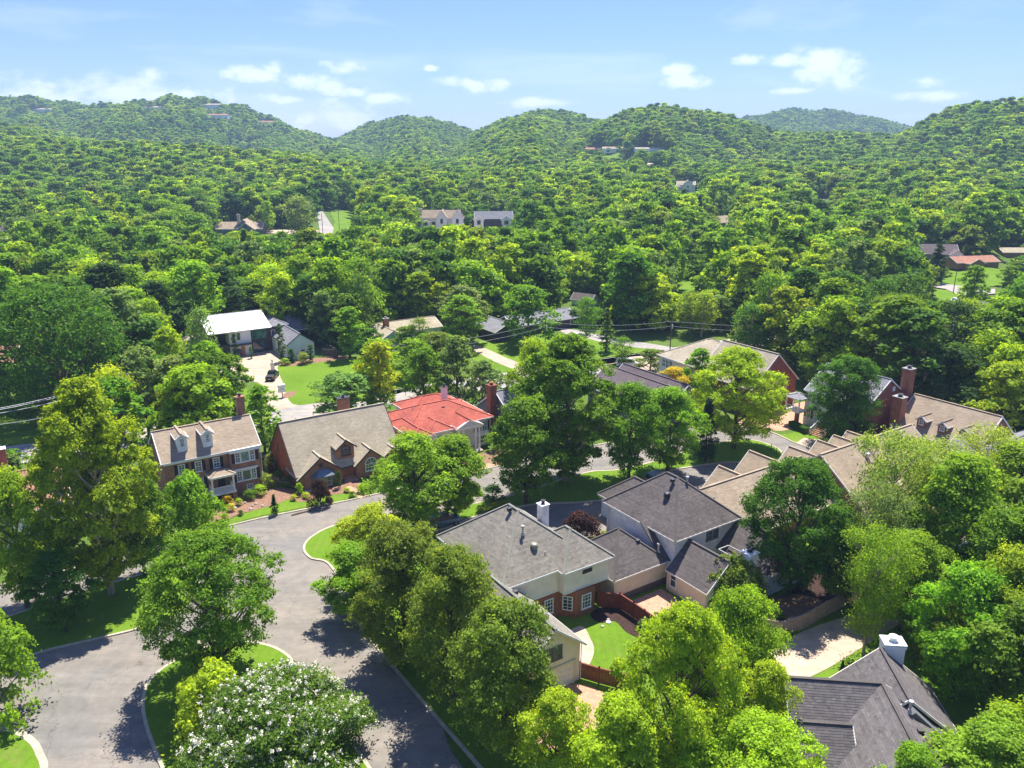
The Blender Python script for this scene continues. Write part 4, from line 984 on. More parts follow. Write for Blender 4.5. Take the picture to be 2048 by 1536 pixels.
H.box('pier', 'brick_red', 119.5, 120.1, 85.5, 86.1, 0, 2.6)
st = H.mb()
for i in range(9): st.box(118.2+i*.34, 121.9, 79.0-.0, 81.6, 0 if i == 0 else .2*i, .2*(i+1))
H.put(st, 'stairs', 'patio')
m = H.mb()
for yy in (79.0, 81.6):
    for i in range(9): m.box(118.3+i*.4, 118.36+i*.4, yy-.04, yy+.04, .2*(i+1), .2*(i+1)+1.0)
    m.bar((118.3, yy, 1.25), (121.7, yy, 3.0), .1, .1); m.box(118.1, 118.35, yy-.12, yy+.12, 0, 1.4)
H.put(m, 'stair_railing', 'trim')
# D
H = simple('dormer_house', 'long low brick house with a brown roof, three small dormers and a wide brick chimney', (132, 63), [('gable_y', 'brick_orange', 'roof_townhouse', 126.2, 138.2, 56.9, 71, 3.3, .78)])
for yy in (59.7, 63.2, 66.8): dormer(H, yy, 127.2, 131, 4.3, 1.25, 1.5, 'brick_orange', 'roof_townhouse', 'W', .8, .9, .8, 2, 2)
H.chimney(127.4, 71.2, 0, 8.3, 1.6, 1.8, 'brick_orange', 'metal', 'metal_dark', False)
H.roof(gab(118.5, 127.5, 66.2, 70.0, 2.9, .7, 'x', .3, .3), 'roof_townhouse', name='wing_roof'); H.walls('brick_orange', 118.5, 127.5, 66.2, 70.0, 0, 2.9, 'x', .7)
# E
H = simple('blue_grey_roof_house', 'right edge house with a blue grey roof and white eaves above pale trees', (136, 53), [('gable_x', 'siding_white', 'roof_slate', 124.5, 148, 50.5, 57.0, 3.6, .55), ('gable_y', 'brick_orange', 'roof_slate', 123, 128.5, 51, 60, 3.2, .6)])
# ranch and dark house beyond the through road
H = simple('ranch_house', 'long low ranch house with a tan roof half hidden by trees behind the bright lawn', (92, 188), [('gable_x', 'siding_mint', 'roof_tan', 80, 100, 186, 195, 2.7, .42), ('gable_y', 'siding_mint', 'roof_tan', 80.5, 86.5, 181, 190, 2.8, .55)])
H.chimney(84.2, 187, 3, 6.4, 1.4, 1.0, 'brick_orange', 'metal', 'metal', False)
H = simple('dark_ranch_house', 'dark grey low house with a grey roof behind the round lawn tree', (124, 178), [('gable_y', 'brick_dark', 'roof_slate', 108, 116.5, 171, 186, 2.9, .45), ('gable_x', 'brick_dark', 'roof_slate', 116, 137.5, 174, 183, 2.9, .42)])
H.window(114, 171, 1, 'S', 1.2, 1.3, 2, 2); H.window(135.5, 174, 1, 'S', 1.2, 1.3, 2, 2)

# ------------------------------------------------------------------ far houses, placed on the rising ground
def far_house(name, label, u, v, ang, parts, cat='house', wins=(), z=-.4):
    p = hit(u, v)
    H = House(name, label, cat, (p.x, p.y), G=False, ang=ang, z=p.z+z)
    for kind, wall, rf, x0, x1, y0, y1, ze, pt in parts:
        if kind == 'hip': H.walls(wall, x0, x1, y0, y1, 0, ze-.05); H.roof(hip(x0, x1, y0, y1, ze, pt), rf, caps=False)
        else:
            ax = kind[-1]; H.walls(wall, x0, x1, y0, y1, 0, ze, ax, pt); H.roof(gab(x0, x1, y0, y1, ze+.03, pt, ax), rf, caps=False)
    for w in wins: H.window(*w[:6], *w[6:] if len(w) > 6 else (2, 2), frame='metal_dark', sill=False)
    return H
far_house('lodge_house', 'grey lodge with a wide brown multi gabled roof alone in the woods on the left', 480, 471, R(4),
  [('gable_x', 'siding_grey', 'roof_brown', -14, 12, 2, 13, 4.0, .6), ('gable_y', 'siding_grey', 'roof_brown', 0, 9, -4, 9, 4.4, .75), ('gable_y', 'siding_grey', 'roof_brown', -2, 5, 4, 15, 6.2, .75)],
  wins=[(3.0, -4, 1.0, 'S', 1.4, 1.8), (6.4, -4, 1.0, 'S', 1.4, 1.8), (4.5, -4, 4.6, 'S', 1.2, 1.4)]).chimney(-1.5, 6, 4, 11.5, 1.6, 1.2, 'stone', 'stone', 'metal', False)
far_house('white_gabled_house', 'white house in the far woods with two tall gables, left of its grey roofed neighbour', 884, 464, R(0),
  [('gable_x', 'siding_white', 'roof_brown', -13, 10, 3, 12, 8.4, .85), ('gable_y', 'siding_white', 'roof_brown', -3.2, 3.2, -.5, 9, 8.6, 1.3), ('gable_y', 'siding_white', 'roof_plum', 6, 12, -1, 10, 8.6, 1.4), ('gable_y', 'siding_white', 'roof_brown', -12, -7, 0.5, 8, 6.2, .3)],
  wins=[(0, -.5, 5.2, 'S', 1.5, 2.6), (-1.4, -.5, .8, 'S', 1.6, 2.2), (1.3, -.5, .8, 'S', 1.6, 2.2), (9, -1, 5.2, 'S', 1.5, 2.6), (9, -1, .8, 'S', 3, 2.4), (-9.5, .5, 4, 'S', 2.6, 1.8), (-9.5, .5, 1, 'S', 2.6, 1.8), (-5, 3, 4.2, 'S', 2, 1.6)]).chimney(-13, 7, 5, 13, 2.2, 1.2, 'stucco_cream', 'trim', 'metal', False)
far_house('grey_gabled_house', 'dark walled house in the far woods with two white end gables under a slate roof', 988, 464, R(3),
  [('gable_x', 'brick_dark', 'roof_slate', -11, 11, 3, 12, 8.0, .8), ('gable_y', 'siding_white', 'roof_slate', -11.5, -6, 0, 9, 7.4, .8), ('gable_y', 'siding_white', 'roof_slate', 4.5, 10, 0, 9, 7.4, .8)],
  wins=[(-8.7, 0, 4.6, 'S', 2.0, 2.4), (7.2, 0, 4.6, 'S', 2.4, 2.2), (7.2, 0, .6, 'S', 2.6, 2.2), (-1, 3, 4.4, 'S', 1, 1.6)])
far_house('hill_house', 'long white house on the hillside above a bright lawn', 1236, 306, R(0), [('gable_x', 'siding_white', 'roof_brown', -19, 19, 0, 13, 5.5, .35), ('gable_y', 'siding_white', 'roof_brown', -17, -8, -3, 8, 5.2, .4)], wins=[(-12.5, -3, 1.5, 'S', 4, 2.4), (0, 0, 1.5, 'S', 4, 2.4), (8, 0, 1.5, 'S', 4, 2.4)])
far_house('hill_house', 'low brown roofed house left of the long white hillside house', 1192, 304, R(0), [('gable_x', 'brick_orange', 'roof_rust', -14, 14, 0, 11, 4, .35)])
far_house('hill_house', 'pale flat looking house right of the long white hillside house', 1300, 303, R(0), [('gable_x', 'siding_white', 'roof_tan', -17, 17, 0, 11, 3.6, .25)])
far_house('hill_house', 'grey roofed house low on the hillside beside a small field', 1334, 334, R(-5), [('gable_x', 'stucco_cream', 'roof_plum', -14, 14, 0, 12, 4, .45), ('gable_y', 'stucco_cream', 'roof_plum', -9, -1, -4, 8, 4, .5)])
far_house('white_villa', 'white three storey villa standing in the far wood below the hill', 1369, 386, R(-8), [('gable_x', 'siding_white', 'roof_tan', -7, 9, 0, 10, 7.5, .6), ('gable_y', 'siding_white', 'roof_tan', -1, 6, -3, 8, 9.0, .8), ('hip', 'siding_white', 'roof_tan', -10, -4, -2, 6, 6, .5)], wins=[(2.5, -3, 5, 'S', 1.4, 2), (2.5, -3, 1.5, 'S', 1.4, 2), (-7, -2, 3, 'S', 2, 2)])
far_house('wood_house', 'small grey roof showing among the trees in the middle of the right wood', 1640, 412, R(0), [('gable_x', 'brick_dark', 'roof_slate', -9, 9, 0, 9, 3.4, .4)])
far_house('wood_house', 'brown roof corner showing between dark trees right of centre', 1448, 458, R(40), [('gable_x', 'brick_dark', 'roof_brown', -8, 8, 0, 9, 4.4, .7)])
far_house('two_storey_house', 'grey roofed two storey house behind a dark evergreen near the right edge', 1870, 530, R(-8), [('gable_x', 'siding_grey', 'roof_plum', -9, 9, 0, 9, 5.4, .75), ('gable_y', 'siding_white', 'roof_plum', 5, 10, -1.5, 7, 5.2, .8)], wins=[(7.5, -1.5, 3, 'S', 1.4, 1.6)])
far_house('hip_roof_house', 'brown low house with a rosy hipped roof facing a wide lawn near the right edge', 1955, 536, R(12), [('gable_x', 'brick_brown', 'roof_rust', -10, 10, 0, 9, 2.9, .42), ('gable_y', 'brick_brown', 'roof_rust', -7, 0, -3.5, 6, 2.9, .5)])
far_house('hip_roof_house', 'tan roof peeping out behind the rosy roofed house at the right edge', 2040, 516, R(0), [('gable_x', 'brick_brown', 'roof_tan', -8, 8, 0, 8, 3, .4)])
far_house('garden_shed', 'pale garden shed with a dark barn roof at the edge of the central wood', 1162, 613, R(-35), [('gable_x', 'siding_mint', 'roof_plum', -3.6, 3.6, 0, 4.2, 2.6, .8)], 'shed')
far_house('hidden_house', 'slate roof corner below the right woods', 1955, 652, R(-30), [('gable_x', 'siding_grey', 'roof_slate', -5, 5, 0, 8, 4, .7)])
far_house('left_edge_house', 'grey roofed house cut by the left edge of the picture', -4, 478, R(0), [('gable_x', 'siding_grey', 'roof_plum', -10, 5, 0, 9, 5, .6)])
far_house('left_brick_house', 'brick house cut by the left edge behind the big round tree', -8, 775, R(20), [('gable_x', 'brick_red', 'roof_rust', -9, 4.5, 0, 9, 5.6, .6)])
for u, v, w in ((80, 223, 26), (205, 217, 12), (310, 216, 26), (421, 211, 20), (432, 235, 24), (532, 245, 16)):
    far_house('ridge_house', {80: 'long pale house at the left end of the left ridge', 205: 'tiny white house in a gap of the left ridge skyline', 310: 'pale roofed house near the top of the left ridge', 421: 'white house on the crest at the right end of the left ridge', 432: 'rust roofed house just below the white crest house', 532: 'small brown roof low on the right shoulder of the left ridge'}[u],
      u, v+4, R(0), [('gable_x', 'siding_white', 'roof_rust' if u in (432, 532) else 'roof_tan', -w, w, 0, 14, 9, .35)], wins=())
# ================================================================== trees
def leaf_mesh(name, P, N, S, tone, mat, aspect=.62):
    "one kite-shaped leaf blade per point; P positions, N normals, S sizes"
    n = len(P)
    N = N/np.linalg.norm(N, axis=1, keepdims=True)
    a = rng.normal(size=(n, 3)); T = np.cross(N, a); T /= np.linalg.norm(T, axis=1, keepdims=True)+1e-9
    B = np.cross(N, T)
    S = S[:, None]
    bend = N*S*.16
    V = np.empty((n, 4, 3)); V[:, 0] = P-T*S; V[:, 1] = P-B*S*aspect+bend; V[:, 2] = P+T*S; V[:, 3] = P+B*S*aspect+bend
    me = bpy.data.meshes.new(name)
    me.vertices.add(4*n); me.vertices.foreach_set('co', V.reshape(-1).astype(np.float32))
    me.loops.add(4*n); me.loops.foreach_set('vertex_index', np.arange(4*n, dtype=np.int32))
    me.polygons.add(n); me.polygons.foreach_set('loop_start', np.arange(0, 4*n, 4, dtype=np.int32)); me.polygons.foreach_set('loop_total', np.full(n, 4, dtype=np.int32))
    me.materials.append(mat)
    at = me.attributes.new('tone', 'FLOAT', 'FACE'); at.data.foreach_set('value', np.clip(tone, 0, 1).astype(np.float32))
    me.update(calc_edges=True); me.validate()
    return me
def envelope(style, t):
    t = np.clip(t, 0, 1)
    if style == 'round': return np.sqrt(np.clip(1-(1.9*t-.82)**2/1.18, .0, 1))
    if style == 'oval': return np.clip(np.sin(math.pi*np.clip(t*.93+.05, 0, 1))**.62, 0, 1)
    if style == 'cone': return np.clip((1-t)**.75*(.35+1.6*np.minimum(t+.1, .4)), .06, 1)
    if style == 'column': return np.clip(np.sin(math.pi*np.clip(t*.9+.08, 0, 1))**.4, 0, 1)
    if style == 'vase': return np.clip(.3+.95*t, 0, 1)*np.sqrt(np.clip(1-(t-.55).clip(0)**2*4.2, 0, 1))
    return np.sqrt(np.clip(1-t*t, 0, 1))   # dome
def crown_points(seed, H, W, base, style, lobes, clumps, leaves, leafsize, lobe_r=(.15, .24), spread=.9, droop=0., fill=.25, up=.55):
    r = np.random.default_rng(seed)
    z0 = H*base; L = []
    for i in range(lobes):
        t = ((i+.5)/lobes)**.85
        ang = i*2.39996+r.uniform(-.5, .5)
        lr = r.uniform(*lobe_r)*W*(1.0 if style != 'cone' else .55+.7*(1-t))
        if style == 'column': lr = W*.3*r.uniform(.8, 1.1)
        e = envelope(style, np.array(t))*W/2*r.uniform(.82, 1.12)
        rad = max(0, e-lr*.75)*(1 if r.random() > fill else r.uniform(.2, .7))
        z = z0+(H-z0)*t; z = min(z, H-lr*.55) if style != 'cone' else z
        L.append((rad*math.cos(ang), rad*math.sin(ang), z, lr))
    L = np.array(L)
    n = lobes*clumps
    li = np.repeat(np.arange(lobes), clumps)
    d = r.normal(size=(n, 3)); d /= np.linalg.norm(d, axis=1, keepdims=True)
    d[:, 2] = np.where(d[:, 2] < -.35, -d[:, 2]*.8, d[:, 2])
    out = L[li, :3]-np.array([0, 0, H*.35]); out[:, 2] *= .6; out /= np.linalg.norm(out, axis=1, keepdims=True)+1e-6
    d = d+out*.45; d /= np.linalg.norm(d, axis=1, keepdims=True)
    sq = np.array([1, 1, .8])
    C = L[li, :3]+d*sq*(L[li, 3]*r.uniform(.62, 1.12, n))[:, None]
    cr = L[li, 3]*r.uniform(.20, .40, n)
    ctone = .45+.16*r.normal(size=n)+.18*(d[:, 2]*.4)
    m = n*leaves; ci = np.repeat(np.arange(n), leaves)
    o = r.normal(size=(m, 3))*np.array([1, 1, .55])
    P = C[ci]+o*cr[ci][:, None]*.62*spread
    P[:, 2] -= droop*np.hypot(o[:, 0], o[:, 1])*cr[ci]
    N = d[ci]*.7+np.array([0, 0, up])+r.normal(size=(m, 3))*.55
    S = leafsize*r.uniform(.6, 1.3, m)
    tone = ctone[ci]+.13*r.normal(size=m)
    keep = P[:, 2] > .25
    return P[keep], N[keep], S[keep], tone[keep], L
def trunk_mesh(name, H, W, base, L, mat, rad, seed=0, lean=.02, bare=False):
    r = random.Random(seed); mb = MB()
    top = H*(.72 if not bare else .85)
    pts = [(0, 0, -.3)]; K = 6
    for i in range(1, K+1): pts.append((r.uniform(-1, 1)*lean*H*i/K, r.uniform(-1, 1)*lean*H*i/K, top*i/K))
    mb.tube(pts, [rad*1.35]+[rad*(1-.13*i) for i in range(1, K+1)], 8)
    for (x, y, z, lr) in L[::1]:
        zb = max(H*base*.75, z-math.hypot(x, y)*.9-.5); zb = min(zb, top*.95)
        k = zb/top*K; i = min(K-1, int(k)); f = k-i
        b = Vector(pts[i]).lerp(Vector(pts[i+1]), f); e = Vector((x, y, z))
        mid = b.lerp(e, .5)+Vector((0, 0, -.05*(e-b).length))+Vector((r.uniform(-.2, .2), r.uniform(-.2, .2), 0))
        mb.tube([b, mid, e], [rad*.42, rad*.28, rad*.1], 5, False)
        for q in range(3):
            t = e+Vector((r.uniform(-1, 1), r.uniform(-1, 1), r.uniform(-.1, 1)))*lr*.8
            mb.tube([mid.lerp(e, .6), t], [rad*.14, rad*.05], 4, False)
    me = bpy.data.meshes.new(name); me.from_pydata(mb.v, [], mb.f); me.materials.append(mat); me.polygons.foreach_set('use_smooth', [True]*len(mb.f)); me.update()
    return me
SP = {}
def species(key, H, W, base, style, lobes, clumps, leaves, ls, trunk=.28, bark='bark', leaf='leaf', seeds=(1,), **k):
    for i, sd_ in enumerate(seeds):
        P, N, S, tn, L = crown_points(sd_, H, W, base, style, lobes, clumps, leaves, ls, **k)
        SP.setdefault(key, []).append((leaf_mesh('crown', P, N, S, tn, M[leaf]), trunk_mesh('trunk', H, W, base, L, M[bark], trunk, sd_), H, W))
# near species (fine leaves)
species('maple', 14, 10, .16, 'oval', 34, 22, 42, .17, seeds=(11, 12), lobe_r=(.15, .23))
species('bigmaple', 17, 15, .16, 'oval', 60, 22, 42, .16, seeds=(15, 16), lobe_r=(.09, .17), fill=.15)
species('oak', 12, 10, .12, 'round', 36, 26, 44, .135, seeds=(21, 22), lobe_r=(.15, .22), fill=.2)
species('poplar', 22, 13, .1, 'oval', 84, 22, 42, .185, seeds=(31, 33), lobe_r=(.10, .18), trunk=.36, bark='bark_pale', fill=.42)
species('open', 14, 12, .22, 'vase', 30, 20, 24, .15, seeds=(41, 42), lobe_r=(.12, .2), spread=1.5, fill=.35, bark='bark_pale', trunk=.22)
species('dome', 6, 9, .02, 'dome', 40, 26, 34, .13, seeds=(51,), lobe_r=(.12, .19), trunk=.16, fill=.1)
species('conifer', 8, 4, .04, 'cone', 40, 14, 26, .09, seeds=(61,), leaf='leaf_dark', trunk=.14)
species('column', 6, 1.7, .03, 'column', 16, 14, 26, .08, seeds=(65,), leaf='leaf_dark', trunk=.1)
species('shrub', 1.2, 1.5, .0, 'dome', 10, 10, 22, .055, seeds=(71, 72), lobe_r=(.2, .3), trunk=.03)
species('weep', 5, 6, .1, 'dome', 22, 18, 34, .12, seeds=(75,), lobe_r=(.16, .24), droop=.7, trunk=.14)
# middle distance species
species('mid_round', 13, 10, .12, 'round', 26, 13, 16, .30, seeds=(101, 102), lobe_r=(.15, .25))
species('mid_oval', 15, 9, .14, 'oval', 26, 13, 16, .30, seeds=(103, 104), lobe_r=(.15, .25))
species('mid_open', 14, 11, .2, 'vase', 22, 12, 12, .27, seeds=(105,), spread=1.4, bark='bark_pale')
species('mid_cone', 13, 5.5, .05, 'cone', 26, 9, 14, .24, seeds=(106,), leaf='leaf_dark')
FARK = []
for i, (st, H_, W_) in enumerate((('round', 12, 10.5), ('oval', 14, 9.5), ('round', 11, 11), ('oval', 13, 10), ('cone', 14, 6))):
    P, N, S, tn, L = crown_points(200+i, H_, W_, .08, st, 16, 10, 12, .5, lobe_r=(.15, .27), spread=1.15)
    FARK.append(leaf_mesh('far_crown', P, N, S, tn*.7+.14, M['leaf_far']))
species('mid_big', 20, 24, .08, 'round', 84, 15, 20, .28, seeds=(108,), lobe_r=(.09, .15), fill=.1)
# bare dead tree
def dead_mesh(H, seed):
    r = random.Random(seed); mb = MB()
    def br(p, d, ln, rad, lv):
        q = p+d*ln*.5+Vector((r.uniform(-1, 1), r.uniform(-1, 1), r.uniform(-.4, .6)))*ln*.06; e = q+d*ln*.5
        mb.tube([p, q, e], [rad, rad*.8, rad*.6], 5, False)
        if lv == 0: return
        for i in range(3 if lv > 1 else 4):
            nd_ = (d*.75+Vector((r.uniform(-1, 1), r.uniform(-1, 1), r.uniform(-.2, .7)))*.75).normalized(); br(e if i < 2 else q, nd_, ln*.68, rad*.55, lv-1)
    br(Vector((0, 0, -.3)), Vector((0, 0, 1)), H*.3, H*.025, 5)
    me = bpy.data.meshes.new('branches'); me.from_pydata(mb.v, [], mb.f); me.materials.append(M['bark_pale']); me.update(); return me

PAL = {'mid': (0.146, 0.292, 0.019), 'deep': (0.084, 0.205, 0.021), 'dark': (0.047, 0.117, 0.021), 'bright': (0.205, 0.374, 0.021), 'lime': (0.328, 0.491, 0.023), 'yellow': (0.421, 0.526, 0.026), 'olive': (0.181, 0.275, 0.033),
       'grey': (0.187, 0.304, 0.082), 'pale': (0.281, 0.386, 0.070), 'blue': (.04, .10, .055), 'gold': (.50, .46, .02), 'plum': (.07, .03, .03), 'warm': (0.252, 0.392, 0.021)}
TREES = []
def tree(kind, x, y, h, w, colr, label, group=None, cat='tree', name=None, z=0, seed=0, rot=None):
    variants = SP[kind]; cm, tm, H0, W0 = variants[seed % len(variants)]
    root = empty(name or ('shrub' if cat in ('shrub', 'bush') else 'tree'), (x, y, z), rng.uniform(0, 6.28) if rot is None else rot, label, cat, group)
    c = link('crown', cm, root); t = link('trunk', tm, root)
    s = (w/W0, w/W0, h/H0); c.scale = s; t.scale = s
    k = PAL[colr] if isinstance(colr, str) else colr
    j = rng.uniform(.9, 1.1); c.color = (k[0]*j, k[1]*rng.uniform(.93, 1.07), k[2]*j, 1)
    TREES.append((x, y, w/2, h)); return root
def tp(kind, bu, bv, top, wpx, colr, label, seed=0, group=None, cat='tree', z=.1, name=None, wmul=1.0):
    "tree standing at the ground point seen at (bu, bv), as tall as row `top` and as wide as wpx columns"
    p = PX(bu, bv, z); s = s_of(top); hgt = CAMH+p.y*s-z
    Z = proj(p.x, p.y, z+hgt*.6)[2]
    return tree(kind, p.x, p.y, hgt, wpx*Z/FPX*wmul, colr, label, group, cat, name, z, seed)
near = [
 ('maple', 1672, 1205, 1045, 135, 'mid', 'mid green tree standing behind the middle of the tan fence'),
 ('maple', 1230, 1660, 1410, 190, 'lime', 'lime green crown at the bottom edge left of the large lime tree'),
 ('poplar', 224, 1188, 772, 205, 'warm', 'tallest tree, a huge yellow green tulip tree on the lawn left of the dormer house'),
 ('maple', 55, 1212, 958, 150, 'warm', 'broad yellow green tree at the left edge in front of the rust roofed house'),
 ('maple', 130, 1262, 1110, 130, 'deep', 'shaded low tree under the huge tulip tree beside the lower kerb'),
 ('maple', 290, 1150, 960, 130, 'mid', 'tree leaning out behind the huge tulip tree towards the dormer house'),
 ('weep', 385, 1078, 955, 125, 'bright', 'small light green feathery tree in front of the brick porch pier'),
 ('bigmaple', 442, 1350, 1076, 262, 'mid', 'bright spreading maple on the island right of the lower left road'),
 ('weep', -10, 1425, 1225, 190, 'bright', 'light green drooping tree cut by the left edge over the road'),
 ('weep', 440, 1492, 1345, 190, 'lime', 'low yellow green japanese maple left of the white flowering crape myrtle'),
 ('maple', 745, 1172, 1020, 130, 'lime', 'yellow green tree at the tip of the lawn beside the grey roof'),
 ('maple', 712, 1235, 1098, 140, 'bright', 'bright green rounded tree overhanging the kerb left of the grey roof'),
 ('oak', 812, 1318, 1065, 195, 'olive', 'dark olive oak between the road and the grey roof, farthest of the three'),
 ('oak', 905, 1395, 1112, 190, 'olive', 'olive oak in the middle of the three beside the garage'),
 ('oak', 1012, 1492, 1222, 215, 'olive', 'nearest olive oak with a bare mulch ring in front of the garage'),
 ('maple', 835, 1058, 880, 175, 'bright', 'bright street tree in front of the red roofed house, left one'),
 ('maple', 912, 1040, 880, 130, 'bright', 'bright street tree in front of the red roof portico, right one'),
 ('maple', 1052, 1006, 806, 150, 'mid', 'leafy street tree just right of the brick chimney'),
 ('poplar', 1132, 962, 680, 195, 'mid', 'giant dense tree in the middle of the long island lawn'),
 ('maple', 1065, 860, 690, 90, 'lime', 'yellow green tree rising behind the giant middle tree'),
 ('maple', 1257, 960, 778, 120, 'mid', 'slender street tree right of the giant middle tree'),
 ('maple', 1335, 944, 784, 130, 'bright', 'street tree with a red bird feeder beside it on the long island lawn'),
 ('conifer', 1410, 922, 800, 62, 'blue', 'narrow blue green conifer between two street trees'),
 ('bigmaple', 1467, 896, 706, 190, 'lime', 'big yellow green tree at the bend of the estate road'),
 ('oak', 1682, 884, 722, 135, 'deep', 'dark round tree in front of the stair porch house'),
 ('maple', 1348, 800, 738, 70, 'gold', 'small golden yellow tree beside the tan house'),
 ('mid_oval', 1392, 822, 702, 66, 'bright', 'green tree in front of the orange side wall of the tan house'),
 ('bigmaple', 1578, 1190, 932, 200, 'deep', 'dense dark green tree right of the white house with the patio'),
 ('weep', 1468, 1212, 1118, 120, 'olive', 'low grey green holly under the square white chimney of the patio house'),
 ('oak', 1470, 1420, 1196, 165, 'warm', 'dense magnolia with glossy leaves beside the concrete drive'),
 ('bigmaple', 1345, 1590, 1232, 250, 'lime', 'large bright lime tree in the foreground below the small yard'),
 ('maple', 1385, 1500, 1262, 150, 'bright', 'bright green tree behind the large lime foreground tree'),
 ('maple', 1520, 1520, 1335, 120, 'lime', 'lime tree left of the corner house roof'),
 ('bigmaple', 1500, 1700, 1462, 290, 'lime', 'yellow green tree crown rising from the bottom edge in front of the corner house'),
 ('maple', 1110, 1610, 1395, 150, 'lime', 'small lime tree at the bottom edge beside the brick paved drive'),
 ('open', 1726, 1310, 1070, 165, 'bright', 'slender trunked bright tree on the edge of the concrete drive'),
 ('open', 1760, 1130, 880, 190, 'pale', 'airy pale green tree in front of the terrace houses'),
 ('open', 1850, 1085, 895, 190, 'pale', 'airy pale grey green tree below the dormer house'),
 ('open', 1740, 1200, 985, 150, 'grey', 'thin grey green tree with bare twigs beside the last terrace house'),
 ('maple', 1890, 1200, 925, 200, 'bright', 'broad bright green tree under the blue grey roof at the right'),
 ('maple', 2010, 1120, 900, 190, 'bright', 'light green tree at the right edge below the blue grey roof'),
 ('open', 1960, 1060, 870, 150, 'pale', 'pale feathery tree just below the blue grey roof'),
 ('maple', 1800, 1260, 1075, 170, 'bright', 'bright green tree with dark trunk right of the tan fence'),
 ('oak', 2010, 1290, 1040, 230, 'mid', 'full green tree against the right edge, middle height'),
 ('maple', 1905, 1395, 1150, 200, 'bright', 'bright tree right of the corner house chimney'),
 ('maple', 2030, 1470, 1215, 230, 'mid', 'large leafy tree at the right edge beside the corner house roof'),
 ('maple', 1985, 1385, 1120, 180, 'warm', 'warm green tree behind the large leafy right edge tree'),
 ('maple', 1960, 1650, 1462, 230, 'bright', 'bright foreground crown at the bottom right corner'),
 ('maple', 1800, 1690, 1505, 140, 'bright', 'foreground crown rising over the corner house eave'),
 ('maple', 2060, 1620, 1400, 200, 'warm', 'foreground tree cut by the bottom right corner'),
 ('weep', 1880, 1330, 1255, 110, 'olive', 'shrubby dark tree close behind the corner house chimney'),
 ('conifer', 1682, 1352, 1322, 16, 'dark', 'tiny dark conifer on the lawn strip by the corner house'),
 ('conifer', 550, 1028, 990, 22, 'dark', 'small dark cone shaped conifer in the front lawn'),
 ('weep', 642, 1010, 962, 44, 'plum', 'purple leaved japanese maple before the copper bay window'),
 ('weep', 1160, 1096, 1028, 90, 'plum', 'purple brown shrubby tree between the white chimney and the drive'),
]
for row in near:
    kind, bu, bv, top, w, c, lab = row
    if w: tp(kind, bu, bv, top, w, c, lab, seed=bu)
# extra street and hillside individuals in the middle distance
midl = [
 ('mid_round', 812, 700, 655, 60, 'mid', 'rounded tree in front of the middle of the ranch house'),
 ('mid_round', 872, 735, 668, 75, 'olive', 'olive rounded tree in front of the right end of the ranch house'),
 ('mid_oval', 745, 740, 660, 60, 'deep', 'deep green tree at the left end of the ranch house'),
 ('mid_big', 130, 830, 585, 270, 'deep', 'enormous dark round oak at the left beyond the through road'),
 ('mid_round', 45, 800, 640, 150, 'mid', 'broad tree at the left edge overlapping the enormous oak'),
 ('mid_oval', 350, 800, 660, 80, 'lime', 'yellow green tree left of the modern house'),
 ('mid_open', 415, 775, 625, 75, 'grey', 'thin grey leaved tree standing before the left end of the metal roof'),
 ('mid_oval', 300, 880, 700, 105, 'grey', 'grey green tree behind the left end of the dormer house roof'),
 ('mid_round', 365, 868, 720, 110, 'grey', 'grey green rounded tree behind the dormer house roof'),
 ('mid_oval', 430, 850, 690, 95, 'bright', 'fresh green tree between the dormer house and the modern house drive'),
 ('mid_oval', 472, 850, 715, 85, 'mid', 'green tree at the left side of the modern house drive'),
 ('mid_oval', 530, 905, 775, 80, 'bright', 'bright tree right of the dormer house chimney'),
 ('mid_round', 700, 850, 752, 150, 'grey', 'bluish grey willow like tree above the steep tan roof'),
 ('mid_oval', 762, 835, 690, 85, 'yellow', 'yellow green tree by the lawn above the steep tan roof'),
 ('mid_round', 850, 830, 700, 95, 'mid', 'dark bushy tree behind the red roof'),
 ('mid_round', 915, 820, 680, 90, 'grey', 'grey green tree behind the red roof on the right'),
 ('mid_round', 965, 830, 725, 80, 'grey', 'rounded grey green tree left of the brick chimney'),
 ('mid_round', 885, 800, 770, 90, 'olive', 'low olive shrubby tree just above the red roof'),
 ('mid_oval', 700, 715, 618, 70, 'bright', 'bright tree between the modern house and the ranch house'),
 ('mid_open', 840, 700, 640, 55, 'olive', 'thin olive tree before the ranch house'),
 ('mid_oval', 925, 700, 594, 78, 'bright', 'light green tree left of the dark ranch house'),
 ('mid_round', 1056, 690, 576, 112, 'mid', 'big round lawn tree covering the dark ranch house'),
 ('mid_open', 1172, 688, 600, 62, 'mid', 'lawn tree with a clear trunk, left of two'),
 ('mid_cone', 1212, 702, 618, 42, 'olive', 'pointed lawn tree on the central lawn, right of two'),
 ('mid_open', 1243, 735, 678, 52, 'mid', 'thin young tree on the lawn above the giant tree'),
 ('mid_round', 1300, 745, 700, 60, 'olive', 'small dark tree left of the tan house'),
 ('mid_cone', 1868, 566, 490, 56, 'dark', 'dark dense evergreen in front of the two storey grey house'),
 ('mid_oval', 1940, 628, 535, 62, 'bright', 'bright yellow green tree in front of the bend of the far right road'),
 ('mid_big', 1780, 740, 598, 150, 'mid', 'big dense green tree above the brick chimneys'),
 ('mid_round', 1885, 500, 460, 75, 'grey', 'grey green rounded tree behind the two storey grey house'),
 ('mid_open', 600, 490, 398, 80, 'grey', 'grey green clump tree right of the lodge'),
 ('mid_oval', 538, 465, 404, 34, 'lime', 'lime green young tree above the lodge'),
]
